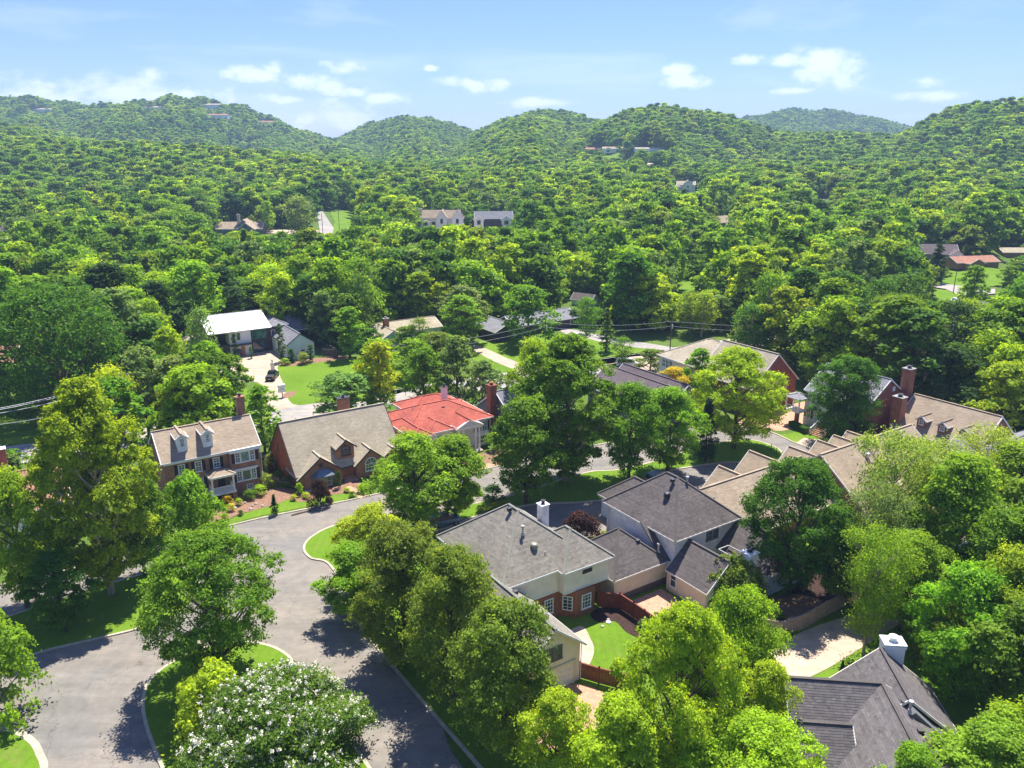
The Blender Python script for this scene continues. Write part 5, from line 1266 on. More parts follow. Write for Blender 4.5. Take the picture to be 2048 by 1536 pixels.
for kind, bu, bv, top, w, c, lab in midl:
    p = hit(bu, bv); z = p.z if p.y > 290 else 0
    tp(kind, bu, bv, top, w, c, lab, seed=bu) if z == 0 else tree(kind, p.x, p.y, CAMH+p.y*s_of(top)-z, w*proj(p.x, p.y, z)[2]/FPX, c, lab, z=z, seed=bu)
# arborvitae at the modern house
for u, v, top, w, k, lab in ((564, 722, 650, 17, 'column', 'tall narrow evergreen at the corner of the modern house drive'), (472, 715, 668, 15, 'column', 'narrow evergreen before the white wall of the modern house'),
        (584, 724, 698, 18, 'column', 'rounded evergreen left of the mint gable window'), (622, 722, 690, 17, 'column', 'rounded evergreen at the right end of the mint gable wall'), (503, 716, 694, 9, 'column', 'small evergreen by the front door of the modern house')):
    tp(k, u, v, top, w, 'deep', lab)
tp('shrub', 607, 727, 707, 30, 'pale', 'white flowering hydrangea bush below the mint gable window', cat='shrub', name='shrub')
# dead tree
p = PX(1862, 800); d_ = empty('dead_tree', (p.x, p.y, 0), 1.0, 'bare grey dead tree above the dormer house', 'tree'); b_ = link('branches', dead_mesh(17, 3), d_)
TREES.append((p.x, p.y, 5, 15))
# flowering crape myrtle
P, N, S, tn, L = crown_points(55, 8.6, 15.2, .0, 'dome', 72, 30, 34, .125, lobe_r=(.10, .15), fill=.12)
pc = PX(560, 1560); rt = empty('crape_myrtle', (pc.x, pc.y, .1), .4, 'large crape myrtle covered in white blossom at the bottom of the picture', 'tree')
c = link('crown', leaf_mesh('crown', P, N, S, tn, M['leaf']), rt); c.color = (.12, .23, .02, 1)
link('trunk', trunk_mesh('trunk', 8, 13, .0, L, M['bark_pale'], .2, 5), rt)
q = rng.choice(len(P), 2700, replace=False); q = q[P[q][:, 2] > 1.2]
rr = []; 
for i in q:
    d = P[i]-np.array([0, 0, 1.5]); dd = math.hypot(d[0]/6.4, d[1]/6.4, )
    if (d[0]/7.8)**2+(d[1]/7.8)**2+(d[2]/6.6)**2 > .62: rr.append(P[i])
rr = np.array(rr); K = 26
FP = np.repeat(rr, K, axis=0)+rng.normal(size=(len(rr)*K, 3))*np.repeat(rng.uniform(.05, .11, len(rr)), K)[:, None]+np.array([0, 0, .1])
fl = link('blossom', leaf_mesh('blossom', FP, rng.normal(size=FP.shape)+np.array([0, 0, .6]), rng.uniform(.035, .07, len(FP)), rng.uniform(.3, .9, len(FP)), M['petal'], .9), rt); tag(fl, kind='stuff')
TREES.append((pc.x, pc.y, 5, 8))
# garden shrubs
sh = [(455, 1008, 16, 26, 'gold', 'golden shrub under the porch balcony'), (462, 1022, 13, 20, 'yellow', 'yellow shrub at the left end of the front mulch bed'), (478, 1010, 12, 18, 'lime', 'lime shrub in the front bed below the basement window'),
      (500, 998, 16, 28, 'mid', 'green shrub under the basement window'), (520, 990, 18, 30, 'lime', 'lime hydrangea at the corner of the dormer house'), (535, 975, 24, 34, 'pale', 'pale leaved shrub beside the downspout'),
      (542, 945, 34, 26, 'grey', 'tall grey green shrub between the two brick houses'), (560, 962, 20, 26, 'deep', 'dark shrub along the orange gable wall'), (575, 975, 20, 26, 'deep', 'dark shrub at the front corner of the steep roofed house'),
      (600, 990, 22, 18, 'lime', 'small lime shrub at the corner of the steep roofed house'), (588, 1000, 10, 16, 'yellow', 'low yellow shrub in the bed of the steep roofed house'), (612, 996, 10, 20, 'yellow', 'low yellow hosta beside the purple maple'),
      (677, 976, 30, 18, 'dark', 'clipped dark egg shaped shrub beside the front steps'), (705, 994, 10, 18, 'mid', 'small green shrub at the kerb by the path'), (694, 984, 8, 16, 'yellow', 'low yellow green shrub along the path'),
      (722, 985, 14, 22, 'lime', 'lime shrub right of the brick path'), (450, 1042, 14, 24, 'lime', 'low lime shrub at the left end of the front lawn'), (482, 1030, 9, 14, 'deep', 'low dark shrub in the front mulch bed'),
      (925, 998, 26, 60, 'lime', 'broad light green shrub mound on the island near the parked blue car'), (985, 1000, 26, 50, 'dark', 'dark round shrub on the island right of the light mound'),
      (1290, 1262, 22, 34, 'grey', 'clipped grey green shrub by the red fence'), (1190, 1090, 14, 36, 'pale', 'white flowering low shrub beside the drive'), (1210, 1076, 12, 26, 'pale', 'pale flowering shrub at the corner of the white house'),
      (920, 905, 30, 26, 'mid', 'shrub at the right side of the white portico'), (990, 898, 44, 34, 'dark', 'dark rounded shrub at the right corner of the red roofed house'),
      (570, 730, 12, 22, 'lime', 'lime shrub at the corner of the bright lawn'), (1560, 1240, 14, 26, 'mid', 'green bush behind the tan fence'), (440, 1060, 18, 30, 'mid', 'green bush at the foot of the dormer house bed')]
for u, v, hp, wp, c, lab in sh:
    tp('shrub', u, v, v-hp, wp, c, lab, seed=u, cat='shrub', z=.05, name='shrub')
for i in range(14):   # yellow groundcover tufts along the tan fence and drive
    t = i/13; u = 1540+t*150; v = 1290-t*88
    tp('shrub', u, v, v-9, 20, 'yellow', 'yellow green tufted plant along the foot of the tan fence', seed=i, cat='shrub', z=.1, name='shrub', group='tufted plants along the tan fence')
for i in range(9):
    t = i/8; tp('shrub', 1018+t*-60, 1012+t*12, 1000+t*12, 14, 'pale', 'pale low perennial in the row above the grey roof', seed=i, cat='shrub', z=.1, name='shrub', group='pale perennials above the grey roof')

# ------------------------------------------------------------------ the wood
# where the picture shows gaps: columns x0..x1, rows y0..y1, for trees nearer than dist
KEEP = [(424, 428, 538, 470, 420), (628, 420, 672, 466, 470), (536, 456, 664, 474, 430), (664, 420, 716, 466, 470), (836, 414, 928, 463, 430), (948, 414, 1032, 462, 430), (1212, 291, 1260, 322, 1300), (1172, 296, 1214, 304, 1300), (1284, 296, 1330, 303, 1300),
        (1294, 322, 1352, 336, 1200), (1345, 360, 1394, 388, 900), (1624, 400, 1656, 413, 700), (1434, 440, 1456, 458, 420), (1832, 495, 1905, 530, 330), (1912, 503, 1992, 536, 330), (1886, 535, 2010, 572, 330), (1852, 565, 1925, 604, 300),
        (1345, 560, 1402, 588, 290), (1140, 585, 1172, 615, 270), (940, 680, 1120, 740, 220), (1105, 668, 1330, 728, 220), (366, 622, 560, 712, 210), (555, 635, 645, 722, 210), (495, 712, 672, 745, 210), (555, 720, 730, 810, 200), (495, 712, 612, 850, 200), (750, 655, 800, 680, 200), (835, 652, 892, 668, 200), (965, 630, 1005, 655, 200), (1100, 630, 1132, 655, 200),
        (0, 800, 110, 900, 200), (60, 219, 104, 226, 2100), (198, 213, 214, 219, 2100), (290, 212, 330, 219, 2100), (408, 207, 436, 218, 2100), (418, 232, 448, 239, 2100), (520, 242, 546, 248, 2100), (0, 450, 18, 480, 440), (2005, 500, 2048, 516, 340),
        (1205, 720, 1345, 790, 170), (1310, 665, 1450, 800, 170), (1430, 688, 1612, 830, 170), (1000, 770, 1045, 830, 165), (1770, 735, 2048, 870, 170)]
ROOFS = [(ob.matrix_world.translation.copy() if False else ob.location.copy(), 11 if ob.name.startswith('modern') else 14 if 290 < ob.location.y < 700 and not ob.name.startswith('garden') else 9) for ob in col.objects if ob.parent is None and ob.get('category') in ('house', 'shed')]
OPEN_W = [Gw(*p) for p in ((50, 165), (60, 160), (70, 165), (62, 175), (75, 185), (52, 190), (118, 165), (128, 158), (110, 170), (138, 150), (125, 175), (100, 190))]
r0v, r1v = r0, r1
KEEP = [(a, b, c, d, min(e, hit((a+c)/2, d).y-2)) if e > 100 else (a, b, c, d, e) for a, b, c, d, e in [(a, b, c, d, 9999) for a, b, c, d, e in KEEP]]
OPEN = [(628, 420, 672, 466), (536, 456, 664, 474), (664, 420, 716, 466), (1200, 304, 1242, 320), (1345, 560, 1402, 588), (1886, 535, 2010, 572), (1852, 565, 1925, 604), (940, 680, 1120, 740), (1105, 668, 1330, 728),
        (555, 720, 730, 810), (495, 712, 612, 850), (400, 700, 480, 750), (0, 800, 110, 900), (850, 463, 1000, 475)]
def fit(x, y, z, h, w):
    "keep a tree below the sight line to whatever open place lies behind it; 0 when nothing useful fits"
    u, vb, Z = proj(x, y, z); hw = w/2*FPX/Z
    for (a, b, c, d, dist) in KEEP:
        if y < dist and u+hw*.75 > a and u-hw*.75 < c and vb > b:
            hh = CAMH+y*s_of(d)-z
            if hh < h: h = hh
    return h
def blocked(x, y, z, h, w):
    for (q, rr_) in ROOFS:
        if (q.x-x)**2+(q.y-y)**2 < (rr_+w*.3)**2: return True
    # through road corridor
    dd = Vector((x, y))-r0v; 
    if abs(dd.x*nv.x+dd.y*nv.y) < 6.5+w*.25: return True
    return False
X_, Y_ = wG(0, 0)
cand = []
def estate(x, y):
    a, b = wG(x, y)
    if y < 118 and -60 < x < 60: return True
    if b < 126 and a > -20 and a < 142: return True
    return False
sp = 7.4; y = 96.
k_ = 0
while y < 3300:
    sp = 7.2 if y < 350 else min(14.5, 7.2+(y-350)/115)
    half = y*.70+12; nx_ = int(2*half/sp)
    for i in range(nx_):
        x = -half+(i+.5+rng.uniform(-.38, .38)+(.5 if k_ % 2 else 0))*sp; yy = y+rng.uniform(-.35, .35)*sp
        cand.append((x, yy, sp))
    y += sp*.88; k_ += 1
cand = np.array(cand); cz = terrain(cand[:, 0], cand[:, 1])
# drop what no ray reaches: keep only trees whose top rises near or above the nearer horizon in their column
uu = 1024+1651.6*cand[:, 0]/cand[:, 1]; el = (cz+13-CAMH)/cand[:, 1]
order = np.argsort(cand[:, 1]); best = np.full(700, -9.); vis = np.zeros(len(cand), bool)
for i in order:
    b = int(np.clip((uu[i]+600)/5, 0, 699))
    if el[i]+.001 > best[b]-26/ max(cand[i, 1], 1): vis[i] = True
    if el[i]-10/cand[i, 1] > best[b]: best[b] = el[i]-10/cand[i, 1]
cand = cand[vis]; cz = cz[vis]
def noise2(x, y, s): return math.sin(x/s+1.3*math.sin(y/s*.7+s))*math.cos(y/s*1.1+1.7*math.sin(x/s*.6))
picked = []
for (x, y, sp), z in zip(cand, cz):
    if estate(x, y): continue
    u = 1024+1651.6*x/y
    if u < -160 or u > 2210: continue
    q = noise2(x, y, 41.); q2 = noise2(x+77, y-31, 13.)
    if y < 260 and q2 > .82: continue
    w = sp*(1.42+.3*q+rng.uniform(-.4, .7))*(1.12 if y > 800 else 1); h = w*rng.uniform(.8, 1.55)+1.5
    h = max(6.5, min(h, 21)); w = min(w, 19)
    if blocked(x, y, z, h, w): continue
    h2 = fit(x, y, z, h, w)
    if h2 < 3.2: continue
    u_, v_, _z = proj(x, y, z)
    if any(a-3 < u_ < c+3 and b < v_ < d+3 for a, b, c, d in OPEN): continue
    if h2 < h: w = w*max(.45, (h2/h)**.6); h = h2
    if y > 290: pass
    if y < 260 and any((x-a)**2+(y-b)**2 < (c*.75+w*.35)**2 for a, b, c, d in TREES[:120]): continue
    cidx = rng.random()*1.05+.2*q+.12*noise2(x, y, 140.)
    cn = 'mid' if cidx < .3 else 'deep' if cidx < .52 else 'bright' if cidx < .70 else 'warm' if cidx < .8 else 'grey' if cidx < .88 else 'olive' if cidx < .95 else 'lime' if cidx < 1.08 else 'dark'
    picked.append((y, x, z, h, w, cn))
picked.sort()
shown = [t for t in picked if -60 < proj(t[1], t[0], t[2])[0] < 2108]
NIND = 215
CW = {'mid': 'mid green', 'deep': 'deep green', 'bright': 'bright green', 'warm': 'yellowish green', 'grey': 'grey green', 'olive': 'olive green', 'lime': 'lime green', 'dark': 'very dark green'}
ind = shown[:NIND]; ids = {id(t) for t in ind}
for t in ind:
    y, x, z, h, w, cn = t
    u = proj(x, y, z)[0]
    side = 'left' if u < 560 else 'central' if u < 1260 else 'right'
    kind = 'mid_cone' if rng.random() < .05 else ('mid_round', 'mid_oval', 'mid_round', 'mid_oval', 'mid_open')[int(rng.integers(5))]
    if w > h*.95: w = h*.95
    where = {'left': 'in the wood edge around the modern house', 'central': 'in the wood edge behind the ranch houses', 'right': 'in the wood edge above the brick houses'}[side]
    shp = {'mid_cone': 'pointed', 'mid_round': 'rounded', 'mid_oval': 'upright', 'mid_open': 'open crowned'}[kind]
    tree(kind, x, y, h, w*(.55 if kind == 'mid_cone' else 1), cn, f'{shp} {CW[cn]} tree {where}', group=f'{shp} {CW[cn]} trees of the {side} wood edge', z=z-.2, seed=int(rng.integers(9)))
rest = [t for t in picked if id(t) not in ids]
print('wood trees', len(ind), len(rest))
# everything beyond the first three hundred trees: one object
A_ = np.array([[t[1], t[0], t[2]-.4] for t in rest], np.float32); n = len(rest)
me = bpy.data.meshes.new('forest'); me.vertices.add(n); me.vertices.foreach_set('co', A_.reshape(-1))
for a_, b_ in (('tree_scale', 'FLOAT_VECTOR'), ('kind', 'INT'), ('spin', 'FLOAT'), ('tint', 'FLOAT_COLOR')): me.attributes.new(a_, b_, 'POINT')
S3 = np.array([[t[4]/10., t[4]/10., t[3]/12.5] for t in rest], np.float32)
me.attributes['tree_scale'].data.foreach_set('vector', S3.reshape(-1))
kk = rng.integers(0, 4, n); kk = np.where(rng.random(n) < .03, 4, kk); me.attributes['kind'].data.foreach_set('value', kk.astype(np.int32))
me.attributes['spin'].data.foreach_set('value', rng.uniform(0, 6.28, n).astype(np.float32))
C4 = np.array([[*PAL[t[5]], 1] for t in rest], np.float32)
C4[:, :3] = C4[:, :3]*rng.uniform(.85, 1.15, (n, 1))
me.attributes['tint'].data.foreach_set('color', C4.reshape(-1)); me.update()
forest = tag(link('forest', me), 'dense broadleaf wood running back over the valley and up the ridges to the skyline', 'wood', kind='stuff')
protos = []
for i, m_ in enumerate(FARK):
    o = bpy.data.objects.new('far_crown', m_); protos.append(o)
ng = bpy.data.node_groups.new('forest_nodes', 'GeometryNodeTree')
ng.interface.new_socket('Geometry', in_out='INPUT', socket_type='NodeSocketGeometry'); ng.interface.new_socket('Geometry', in_out='OUTPUT', socket_type='NodeSocketGeometry')
gn, gl = ng.nodes, ng.links
gi = gn.new('NodeGroupInput'); go = gn.new('NodeGroupOutput'); mp_ = gn.new('GeometryNodeMeshToPoints'); ip = gn.new('GeometryNodeInstanceOnPoints'); gi_ = gn.new('GeometryNodeGeometryToInstance')
gl.new(gi.outputs[0], mp_.inputs['Mesh']); gl.new(mp_.outputs[0], ip.inputs['Points'])
for o in reversed(protos):
    oi = gn.new('GeometryNodeObjectInfo'); oi.inputs['Object'].default_value = o; oi.inputs['As Instance'].default_value = False
    g1 = gn.new('GeometryNodeGeometryToInstance'); gl.new(oi.outputs['Geometry'], g1.inputs[0])
    if 'jn' not in dir(): jn = gn.new('GeometryNodeJoinGeometry')
    gl.new(g1.outputs[0], jn.inputs[0])
gl.new(jn.outputs[0], ip.inputs['Instance']); ip.inputs['Pick Instance'].default_value = True
def na(nm, ty):
    a = gn.new('GeometryNodeInputNamedAttribute'); a.data_type = ty; a.inputs['Name'].default_value = nm; return a.outputs['Attribute']
gl.new(na('kind', 'INT'), ip.inputs['Instance Index'])
cr_ = gn.new('ShaderNodeCombineXYZ'); gl.new(na('spin', 'FLOAT'), cr_.inputs[2]); gl.new(cr_.outputs[0], ip.inputs['Rotation'])
gl.new(na('tree_scale', 'FLOAT_VECTOR'), ip.inputs['Scale'])
gl.new(ip.outputs[0], go.inputs[0])
md = forest.modifiers.new('forest', 'NODES'); md.node_group = ng
# ================================================================== fences, vehicles, poles
def fence(name, label, pts, z0, h, mat, board=.14, cap=True, post=2.2, gap=.012, G=True, cat='fence'):
    "board fence along points in the estate frame; posts, cap and boards"
    P = [Gw(*p) if G else Vector((*p, 0)) for p in pts]
    root = empty(name, (P[0].x, P[0].y, z0), 0, label, cat); o = P[0]
    for a, b in zip(P, P[1:]):
        L = (b-a).length; d = (b-a).normalized(); n = Vector((-d.y, d.x, 0)); m = max(1, round(L/post)); nb = int(L/board)
        bm_ = MB(o.x, o.y, 0)
        for i in range(nb):
            c = a+d*(i+.5)*L/nb; bm_.obox((c.x-n.x*.01, c.y-n.y*.01), d, n, L/nb-gap, .025, .08+random.uniform(0, .015), h-.05-random.uniform(0, .02))
        tag(bm_.build('board', M[mat], root), kind='stuff')
        for i in range(m+1):
            c = a+d*(L*i/m); pm = MB(o.x, o.y, 0); pm.obox((c.x-n.x*.07, c.y-n.y*.07), d, n, .13, .13, 0, h+.12); pm.obox((c.x-n.x*.09, c.y-n.y*.09), d, n, .17, .17, h+.12, h+.17); pm.build('post', M[mat], root)
        if cap:
            cm = MB(o.x, o.y, 0); cm.bar((a.x, a.y, h), (b.x, b.y, h), .16, .05); cm.build('cap_rail', M[mat], root)
        rm = MB(o.x, o.y, 0)
        for zz in (.35, h-.35): rm.bar((a.x+n.x*.045, a.y+n.y*.045, zz), (b.x+n.x*.045, b.y+n.y*.045, zz), .05, .09)
        rm.build('rail', M[mat], root)
    return root
# points read from the fence tops at 1.9 m
fence('wood_fence', 'red stained board fence between the brick bay and the tan patio', [PX(*q, 2.0).to_2d() for q in ((1196, 1186), (1240, 1188), (1268, 1206), (1312, 1236), (1352, 1262))], .13, 1.9, 'fence_red', G=False)
fence('wood_fence', 'short red stained board fence running from the garage corner into the trees', [(41.6, 50.9), (42.6, 49.2), (44.6, 46.2)], .13, 1.8, 'fence_red')
pts = [PX(*q).to_2d() for q in ((1530, 1272), (1560, 1278), (1605, 1262), (1650, 1236), (1690, 1215))]
fence('wood_fence', 'curved tan board fence above the concrete drive', pts, .13, 1.9, 'fence_tan', G=False)
fence('wood_fence', 'dark weathered board fence running back from the mint gable of the modern house', [(65.0, 182.5), (67.5, 179.0)], 0, 1.9, 'fence_grey')
fence('wood_fence', 'long grey board fence behind the mint gable towards the wood', [(67.5, 179.0), (68.4, 205)], 0, 2.0, 'fence_grey')
# stepping stones in the yard
for u, v, r_, lab in ((1217, 1244, .3, 'pale green stepping stone in the small yard'), (1216, 1238, .2, 'tan stepping stone next to the pale green stone'), (1205, 1252, .2, 'small tan stone at the edge of the yard lawn')):
    p = PX(u, v, .2); m = MB(p.x, p.y, .15); m.tube([(p.x, p.y, .15), (p.x, p.y, .24), (p.x, p.y, .27)], [r_, r_*.95, r_*.6], 9)
    o = m.build('stone', M['siding_mint' if 'green' in lab and 'next' not in lab else 'stone']); o.location = (p.x, p.y, .15); tag(o, lab, 'stone')
for i, (u, v) in enumerate(((505, 1012), (512, 1008), (502, 1018), (490, 1006), (525, 1012), (470, 1016))):
    p = PX(u, v, .1); m = MB(); r_ = .22+.05*(i % 3); m.tube([(0, 0, -.05), (0, 0, .12), (.02, 0, .25)], [r_, r_*.9, r_*.4], 7)
    o = m.build('rock', M['stone']); o.location = (p.x, p.y, .05); tag(o, 'pale garden rock in the mulch bed before the dormer house', 'rock', 'rocks in the mulch bed')
# ---- vehicles
def car(name, label, x, y, ang, paint, kind='sedan', z=.05, group=None, cat='car'):
    root = empty(name, (x, y, z), ang, label, cat, group)
    # side profile stations along length: (x, half width, z low, z high) body lower shell
    Lh = {'sedan': 2.3, 'suv': 2.4, 'pickup': 2.8, 'van': 2.6}[kind]; hw = {'sedan': .9, 'suv': .97, 'pickup': 1.0, 'van': 1.0}[kind]; belt = {'sedan': .88, 'suv': 1.08, 'pickup': 1.12, 'van': 1.15}[kind]
    st = [(-Lh, .82, .45, belt-.18), (-Lh+.12, .95, .3, belt-.04), (-Lh+.6, 1, .24, belt), (0, 1, .22, belt), (Lh-1.2, 1, .24, belt-.03), (Lh-.3, .95, .3, belt-.16), (Lh, .78, .42, belt-.32)]
    v = []; f = []
    for (sx, w_, a, b) in st:
        w2 = w_*hw; v += [(sx, -w2*.92, a), (sx, -w2, (a+b)/2), (sx, -w2*.93, b), (sx, w2*.93, b), (sx, w2, (a+b)/2), (sx, w2*.92, a)]
    for i in range(len(st)-1):
        for j in range(6): f.append((i*6+j, i*6+(j+1) % 6, (i+1)*6+(j+1) % 6, (i+1)*6+j))
    f.append(tuple(range(5, -1, -1))); f.append(tuple(range((len(st)-1)*6, len(st)*6)))
    mb = MB(); mb.add(v, f); body = mb.build('body', M[paint], root, smooth=False, fix=True)
    bv = body.modifiers.new('bevel', 'BEVEL'); bv.width = .06; bv.segments = 2
    prof = {'sedan': (-1.75, -1.0, .55, 1.25, 1.42), 'suv': (-2.3, -2.05, .55, 1.25, 1.72), 'pickup': (-.75, -.55, .75, 1.4, 1.82), 'van': (-2.5, -2.35, 1.2, 1.8, 1.95)}[kind]
    a, b, c, d, top = prof
    g = MB(); g.add([(a, -hw*.88, belt-.02), (d, -hw*.88, belt-.02), (d, hw*.88, belt-.02), (a, hw*.88, belt-.02), (b, -hw*.72, top-.05), (c, -hw*.72, top-.05), (c, hw*.72, top-.05), (b, hw*.72, top-.05)], [(0, 1, 5, 4), (1, 2, 6, 5), (2, 3, 7, 6), (3, 0, 4, 7)]); g.build('windows', M['glass'], root, fix=False)
    r_ = MB(); r_.add([(b, -hw*.73, top-.06), (c, -hw*.73, top-.06), (c, hw*.73, top-.06), (b, hw*.73, top-.06), (b+.08, -hw*.66, top), (c-.08, -hw*.66, top), (c-.08, hw*.66, top), (b+.08, hw*.66, top)], [(4, 5, 6, 7), (0, 1, 5, 4), (1, 2, 6, 5), (2, 3, 7, 6), (3, 0, 4, 7)]); r_.build('roof', M[paint], root)
    p_ = MB()
    for sg in (-1, 1):
        for (xa, xb) in ((a, b), (d, c), ((a+d)/2, (b+c)/2)): p_.bar((xa, sg*hw*.885, belt-.02), (xb, sg*hw*.725, top-.04), .07, .05)
    p_.build('pillar', M[paint], root)
    if kind == 'pickup':
        bed_ = MB(); bed_.box(-Lh+.12, -.85, -hw*.78, hw*.78, belt-.4, belt+.012); bed_.build('cargo_cover', M['metal_dark'], root)
    for sx in (-Lh+.85, Lh-.95):
        for sg in (-1, 1):
            w = MB(); w.tube([(sx, sg*(hw-.2), .34), (sx, sg*(hw+.01), .34)], [.34, .34], 16); wo = w.build('wheel', M['tyre'], root)
            h_ = MB(); h_.tube([(sx, sg*(hw+.0), .34), (sx, sg*(hw+.03), .34)], [.2, .18], 10); h_.build('rim', M['metal'], wo)
    for sg in (-1, 1):
        t = MB(); t.box(-Lh-.02, -Lh+.1, sg*hw*.66-.12, sg*hw*.66+.12, belt-.4, belt-.12); t.build('tail_light', M['lamp_red'], root)
        t = MB(); t.box(Lh-.14, Lh+.01, sg*hw*.6-.14, sg*hw*.6+.14, belt-.46, belt-.32); t.build('headlight', M['lamp_clear'], root)
        t = MB(); t.box(d-.25, d-.1, sg*(hw+.02)-.08, sg*(hw+.02)+.08, belt-.02, belt+.14); t.build('mirror', M[paint], root)
    t = MB(); t.box(-Lh-.03, -Lh+.05, -.26, .26, .5, .62); t.build('number_plate', M['trim'], root)
    return root
def carp(name, label, u, v, angG, paint, kind, z=.05, **k):
    p = PX(u, v, 0) if v > 560 else hit(u, v)
    return car(name, label, p.x, p.y, GA+R(angG), paint, kind, p.z+z, **k)
carp('parked_pickup', 'black pickup truck parked on the drive of the modern house', 545, 757, 60, 'car_black', 'pickup', cat='truck')
carp('parked_car', 'black car under the carport of the modern house', 470, 710, 100, 'car_black', 'suv')
carp('parked_car', 'blue car parked behind the left slope of the grey roof', 888, 1050, -8, 'car_blue', 'suv')
carp('parked_jeep', 'white and grey jeep parked on the drive behind the dark hipped roof', 1316, 963, 5, 'car_silver', 'suv')
carp('parked_car', 'white car on the drive beyond the central lawn', 1156, 676, 0, 'car_white', 'sedan', cat='car')
carp('parked_van', 'white van beside the dark plum roof', 1254, 733, -30, 'car_white', 'van', cat='van')
carp('parked_car', 'black car between the two brick houses in front of the red fence', 533, 932, 100, 'car_black', 'suv')
carp('moving_car', 'pale blue car at the bend of the far right road', 1910, 604, 10, 'car_white', 'sedan')
carp('parked_car', 'small dark car in front of the grey gabled far house', 1002, 466, 0, 'car_black', 'suv')
carp('parked_car', 'white car cut off by the left edge in the far woods', 6, 474, 0, 'car_white', 'suv')
# ---- mailbox pillar, lamp pillar
p = PX(565, 795); rt = empty('mailbox', (p.x, p.y, 0), GA, 'white double mailbox on a dark post beside the drive', 'mailbox')
m = MB(); m.box(-.08, .08, -.08, .08, 0, 1.2); m.build('post', M['shutter'], rt)
for zz in (1.2, 2.1):
    m = MB(); m.box(-.7, .7, -.35, .35, zz, zz+.45); m.tube([(-.7, 0, zz+.45), (.7, 0, zz+.45)], [.34, .34], 12); m.build('box', M['trim'], rt)
m = MB(); m.box(-.08, .08, -.06, .06, 1.6, 2.1); m.build('arm', M['shutter'], rt)
p = PX(546, 742); rt = empty('gate_pillar', (p.x, p.y, 0), GA, 'pale stone lamp pillar at the end of the modern house drive', 'pillar')
m = MB(); m.box(-.35, .35, -.35, .35, 0, 1.9); m.box(-.42, .42, -.42, .42, 1.9, 2.02); m.build('pillar', M['stucco_cream'], rt); m = MB(); m.cyl(0, 0, 2.0, 2.5, .1, 8, .2); m.cyl(0, 0, 2.5, 2.6, .28, 8, .05); m.build('lamp', M['metal_dark'], rt)
# bird feeder
p = PX(1318, 950); rt = empty('bird_feeder', (p.x, p.y, .1), 0, 'red bird feeder hanging on a pole among the street trees', 'bird feeder')
m = MB(); m.cyl(0, 0, 0, 3.4, .03, 6); m.build('pole', M['metal_dark'], rt)
for zz in (1.9, 3.2):
    m = MB(); m.cyl(0, 0, zz, zz+.35, .25, 12, .2); m.cyl(0, 0, zz+.35, zz+.5, .32, 12, .06); m.build('feeder', M['petal_red'], rt)
# bollard lamps on the island point
for u, v, lab in ((1542, 900, 'short dark bollard at the left of the island point'), (1553, 908, 'short brown bollard at the right of the island point'), (345, 1140, 'thin dark bollard at the corner of the left island lawn')):
    p = PX(u, v, .13); m = MB(p.x, p.y, 0); m.cyl(p.x, p.y, 0, 1.0, .06, 8); m.cyl(p.x, p.y, 1.0, 1.06, .09, 8)
    o = m.build('bollard', M['metal_dark']); o.location = (p.x, p.y, .12); tag(o, lab, 'bollard')
# hedge of the porch house
p0, p1 = PX(1582, 852), PX(1614, 868)
P = []; d = (p1-p0); L_ = d.length; d.normalize(); n_ = Vector((-d.y, d.x, 0))
N_ = 7000; a = rng.uniform(0, 1, (N_, 3)); face = rng.integers(0, 3, N_)
loc = np.zeros((N_, 3)); nor = np.zeros((N_, 3))
for i in range(N_):
    s, t, q_ = a[i]; 
    if face[i] == 0: o = (s*L_, t*1.3-.65, 1.05); nn_ = (0, 0, 1)
    elif face[i] == 1: o = (s*L_, -.65, q_*1.05); nn_ = (0, -1, .2)
    else: o = (s*L_, .65, q_*1.05); nn_ = (0, 1, .2)
    w_ = d*o[0]+n_*o[1]; loc[i] = (w_.x, w_.y, o[2]+.05*math.sin(o[0]*5)); q2 = n_*nn_[1]; nor[i] = (q2.x, q2.y, nn_[2])
rt = empty('hedge', (p0.x, p0.y, 0), 0, 'clipped dark hedge left of the brick entrance stairs', 'hedge')
c = link('foliage', leaf_mesh('foliage', loc, nor+rng.normal(size=(N_, 3))*.4, np.full(N_, .07), rng.normal(.5, .2, N_), M['leaf']), rt); c.color = (.06, .17, .014, 1)
m = MB(); m.obox((d.x*L_/2-n_.x*.6, d.y*L_/2-n_.y*.6), d, n_, L_-.1, 1.2, 0, 1.0); m.build('branches', M['bark'], rt)
# ---- utility poles and wires
POLES = {}
def pole(key, bu, bv, top, label, arm=True, trans=True, angG=20):
    p = hit(bu, bv); h = CAMH+p.y*s_of(top)-p.z
    rt = empty('utility_pole', (p.x, p.y, p.z), GA+R(angG), label, 'utility pole')
    m = MB(); m.cyl(0, 0, -.3, h, .16, 8, .11); m.build('pole', M['fence_grey'], rt)
    if arm:
        m = MB(); m.bar((0, -1.3, h-.5), (0, 1.3, h-.5), .12, .14); ar = m.build('crossarm', M['fence_grey'], rt)
        for i in (-1.2, 0, 1.2):
            m = MB(); m.cyl(0, i, h-.43, h-.2, .05, 6); m.build('insulator', M['stone'], ar)
    if trans:
        m = MB(); m.cyl(.35, 0, h-2.3, h-1.3, .28, 10); m.build('transformer', M['metal'], rt)
    POLES[key] = Vector((p.x, p.y, p.z+h)); return rt
pole('a', 1090, 712, 641, 'utility pole in front of the big round lawn tree')
pole('b', 1340, 700, 640, 'utility pole with transformer behind the tan house')
pole('c', 784, 745, 688, 'thin utility pole at the right of the bright lawn', trans=False)
pole('d', 1906, 588, 543, 'dark leaning utility pole beside the far right road', arm=False, trans=False)
pole('e', 1862, 612, 568, 'utility pole with crossarm left of the far right road', trans=False)
pole('f', 646, 470, 424, 'utility pole beside the far road right of the lodge', arm=False, trans=False)
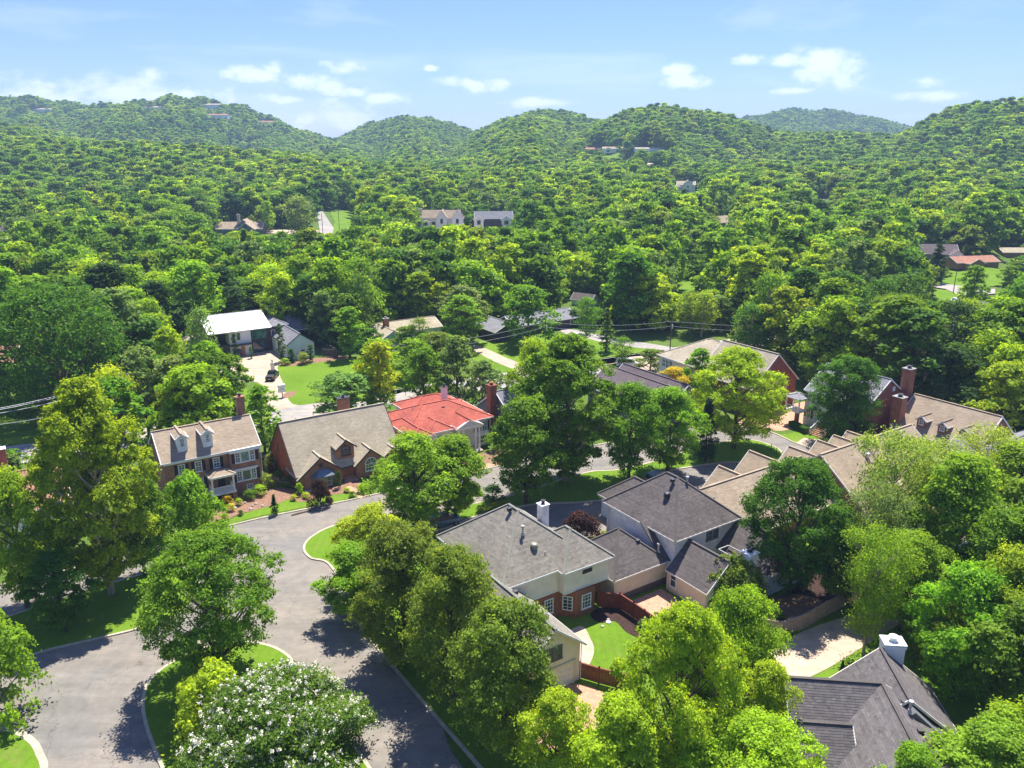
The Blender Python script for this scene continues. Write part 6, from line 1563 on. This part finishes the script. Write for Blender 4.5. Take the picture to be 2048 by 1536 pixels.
pole('g', 679, 462, 405, 'tall utility pole on the far lawn right of the road', arm=False, trans=False)
def wire(label, a, b, sag=1.2, r=.028, group=None):
    a, b = Vector(a), Vector(b); m = MB(); n = 14
    pts = [a.lerp(b, i/n)-Vector((0, 0, 4*sag*(i/n)*(1-i/n))) for i in range(n+1)]
    m.tube(pts, [r]*(n+1), 4); o = m.build('power_line', M['metal']); return tag(o, label, 'wire', group)
off = Vector((0, 0, -.3))
A, B, C = POLES['a'], POLES['b'], POLES['c']
ex = B+(B-A)*2.2+Vector((0, 0, 1)); wl_ = C+(C-A).normalized()*170; wl_.z = 9.5
for i, dz in enumerate((-.3, -1.6)):
    wire('power lines between the lawn pole and the pole behind the tan house', A+Vector((0, 0, dz)), B+Vector((0, 0, dz)), 1.0, group='lines right of the lawn pole')
    wire('power lines running right from the pole behind the tan house', B+Vector((0, 0, dz)), ex+Vector((0, 0, dz)), 2, group='lines leaving to the right')
    wire('power lines between the thin pole and the lawn pole', C+Vector((0, 0, dz)), A+Vector((0, 0, dz)), 1.2, group='lines left of the lawn pole')
lw = [((-30, 815, 9), (215, 757, 9)), ((-30, 812, 9.4), (215, 754, 9.4)), ((-30, 822, 8.4), (215, 766, 8.4)), ((-30, 843, 7), (200, 800, 7))]
for (a, b) in lw:
    pa, pb = PX(*a), PX(*b); d = (pb-pa); wire('power lines crossing behind the huge tulip tree at the left', pa-d*.3, pb+d*.25, 1.2, .035, group='lines at the left edge')

# ================================================================== air
HB = MB(); HB.box(-3600, 3600, -150, 4100, -4, 215)
hz = HB.build('haze', None); tag(hz, kind='stuff')
hm = bpy.data.materials.new('haze'); hm.use_nodes = True; hn = hm.node_tree.nodes; hn.clear()
vo = hn.new('ShaderNodeVolumePrincipled'); ho = hn.new('ShaderNodeOutputMaterial'); hm.node_tree.links.new(vo.outputs[0], ho.inputs['Volume'])
vo.inputs['Color'].default_value = (.5, .72, 1.0, 1); vo.inputs['Density'].default_value = .00016; vo.inputs['Anisotropy'].default_value = .0
hz.data.materials.append(hm)
for o in protos: o.hide_render = False
